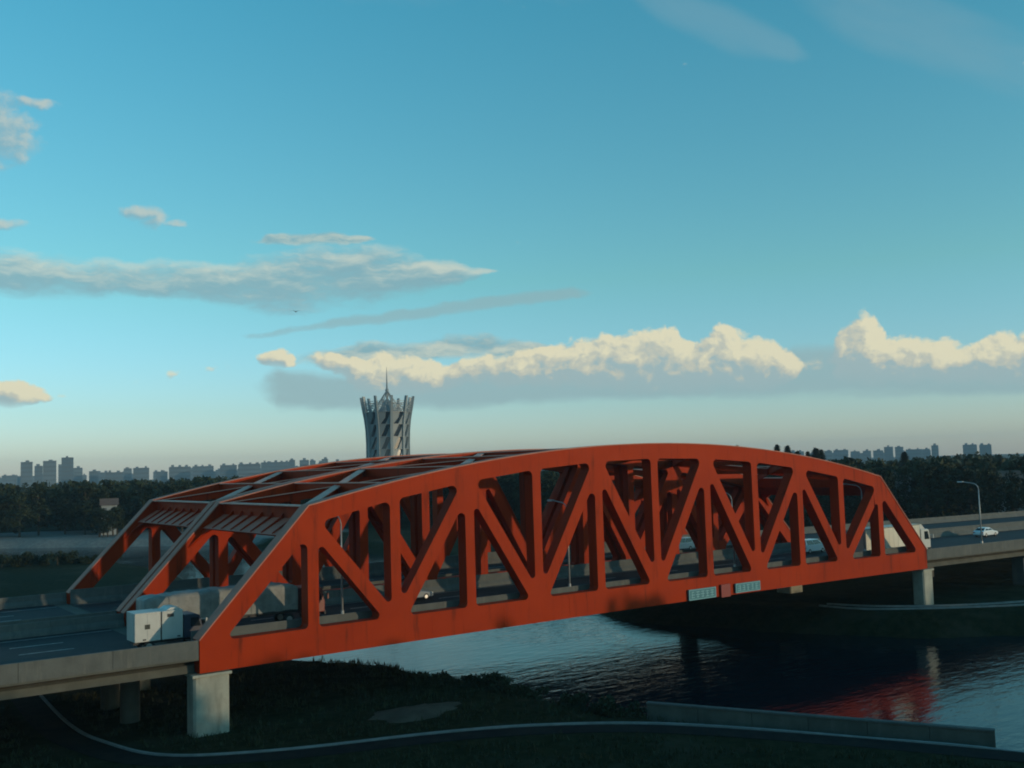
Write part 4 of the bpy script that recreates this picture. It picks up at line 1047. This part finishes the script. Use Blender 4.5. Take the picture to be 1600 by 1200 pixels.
# ------------------------------------------------------------------ small far things
def house(a_deg, dist, w, h, label):
    x, y = at(a_deg, dist)
    e = empty('house', label, 'house', (x, y, gz(x, y)), -R(a_deg))
    MB().box(-w/2, w/2, -4, 4, 0, h).build('wall', M_HOUSE, e)
    MB().add([(-w/2-.5, -4.6, h), (w/2+.5, -4.6, h), (w/2+.5, 4.6, h), (-w/2-.5, 4.6, h), (-w/2-.5, 0, h+2.2), (w/2+.5, 0, h+2.2)], [(0, 1, 5, 4), (2, 3, 4, 5), (0, 4, 3), (1, 2, 5), (3, 2, 1, 0)]).build('roof', M_ROOF, e)
    for j in range(max(2, int(w/3))):
        xx = -w/2+w*(j+.5)/max(2, int(w/3)); MB().box(xx-.5, xx+.5, -4.06, -3.9, h-2.2, h-.9).build('window', M_BWIN, e)
house(14.22, 376, 5.0, 9.9, 'small white house among the dark trees at left')
house(17.0, 384, 5.0, 9.5, 'pale house half hidden behind the left end of the truss')
house(56.4, 300, 4.0, 12.0, 'small pale house among the trees at far right, nearer the bridge')
house(61.4, 296, 6.0, 11.6, 'small pale house among the trees at the right edge')
for i, (a, d_, h) in enumerate(((13.75, 360, 9.6), (14.15, 357, 8.8), (14.6, 361, 9.8), (13.95, 363, 9.0), (14.4, 364, 9.2))):
    x, y = at(a, d_); place_tree('small_tree', TEMPL[i], x, y, h, i*1.1, 'small dark tree screening the foot of the little white house at left', 'small trees before the white house', 1.3)
bd = empty('bird', 'tiny dark bird gliding in front of the grey cloud', 'bird')
th = R(23.85); dv = Vector((math.sin(th), math.cos(th), 0)); p = CAM+dv*120+Vector((0, 0, 120*math.tan(R(8.73)))); bd.location = p; bd.rotation_euler = (0, 0, -th)
MB().tube([(-.12, -.28, 0), (-.02, -.1, 0), (.02, .1, .02), (.1, .3, .03)], [.01, .06, .06, .02], 8).build('body', M_BIRD, bd, smooth=True)
for s_ in (-1, 1):
    MB().add([(0, .1, .02), (0, -.12, .02), (s_*.32, -.12, .12), (s_*.62, -.14, .06), (s_*.34, .06, .14), (0, .1, .0), (0, -.12, .0), (s_*.32, -.12, .11), (s_*.62, -.14, .055), (s_*.34, .06, .13)],
             [(0, 1, 2, 4), (4, 2, 3), (9, 7, 6, 5), (8, 7, 9), (0, 4, 9, 5), (4, 3, 8, 9), (3, 2, 7, 8), (2, 1, 6, 7)]).build('wing', M_BIRD, bd)

# ------------------------------------------------------------------ haze
hz = MB().box(-4920, 5040, -4920, 5180, -12, 100).build('haze', M_CON); hz.data.materials.clear()
hm = bpy.data.materials.new('haze_air'); hm.use_nodes = True; ht = hm.node_tree; ht.nodes.clear()
pv = ht.nodes.new('ShaderNodeVolumePrincipled'); pv.inputs['Density'].default_value = 1.1e-4; pv.inputs['Color'].default_value = (.58, .82, 1.0, 1); pv.inputs['Anisotropy'].default_value = 0.
ho = ht.nodes.new('ShaderNodeOutputMaterial'); ht.links.new(pv.outputs[0], ho.inputs['Volume'])
hz.data.materials.append(hm); hz['kind'] = 'stuff'; hz['label'] = 'thin blue haze lying over the plain'; hz['category'] = 'haze'
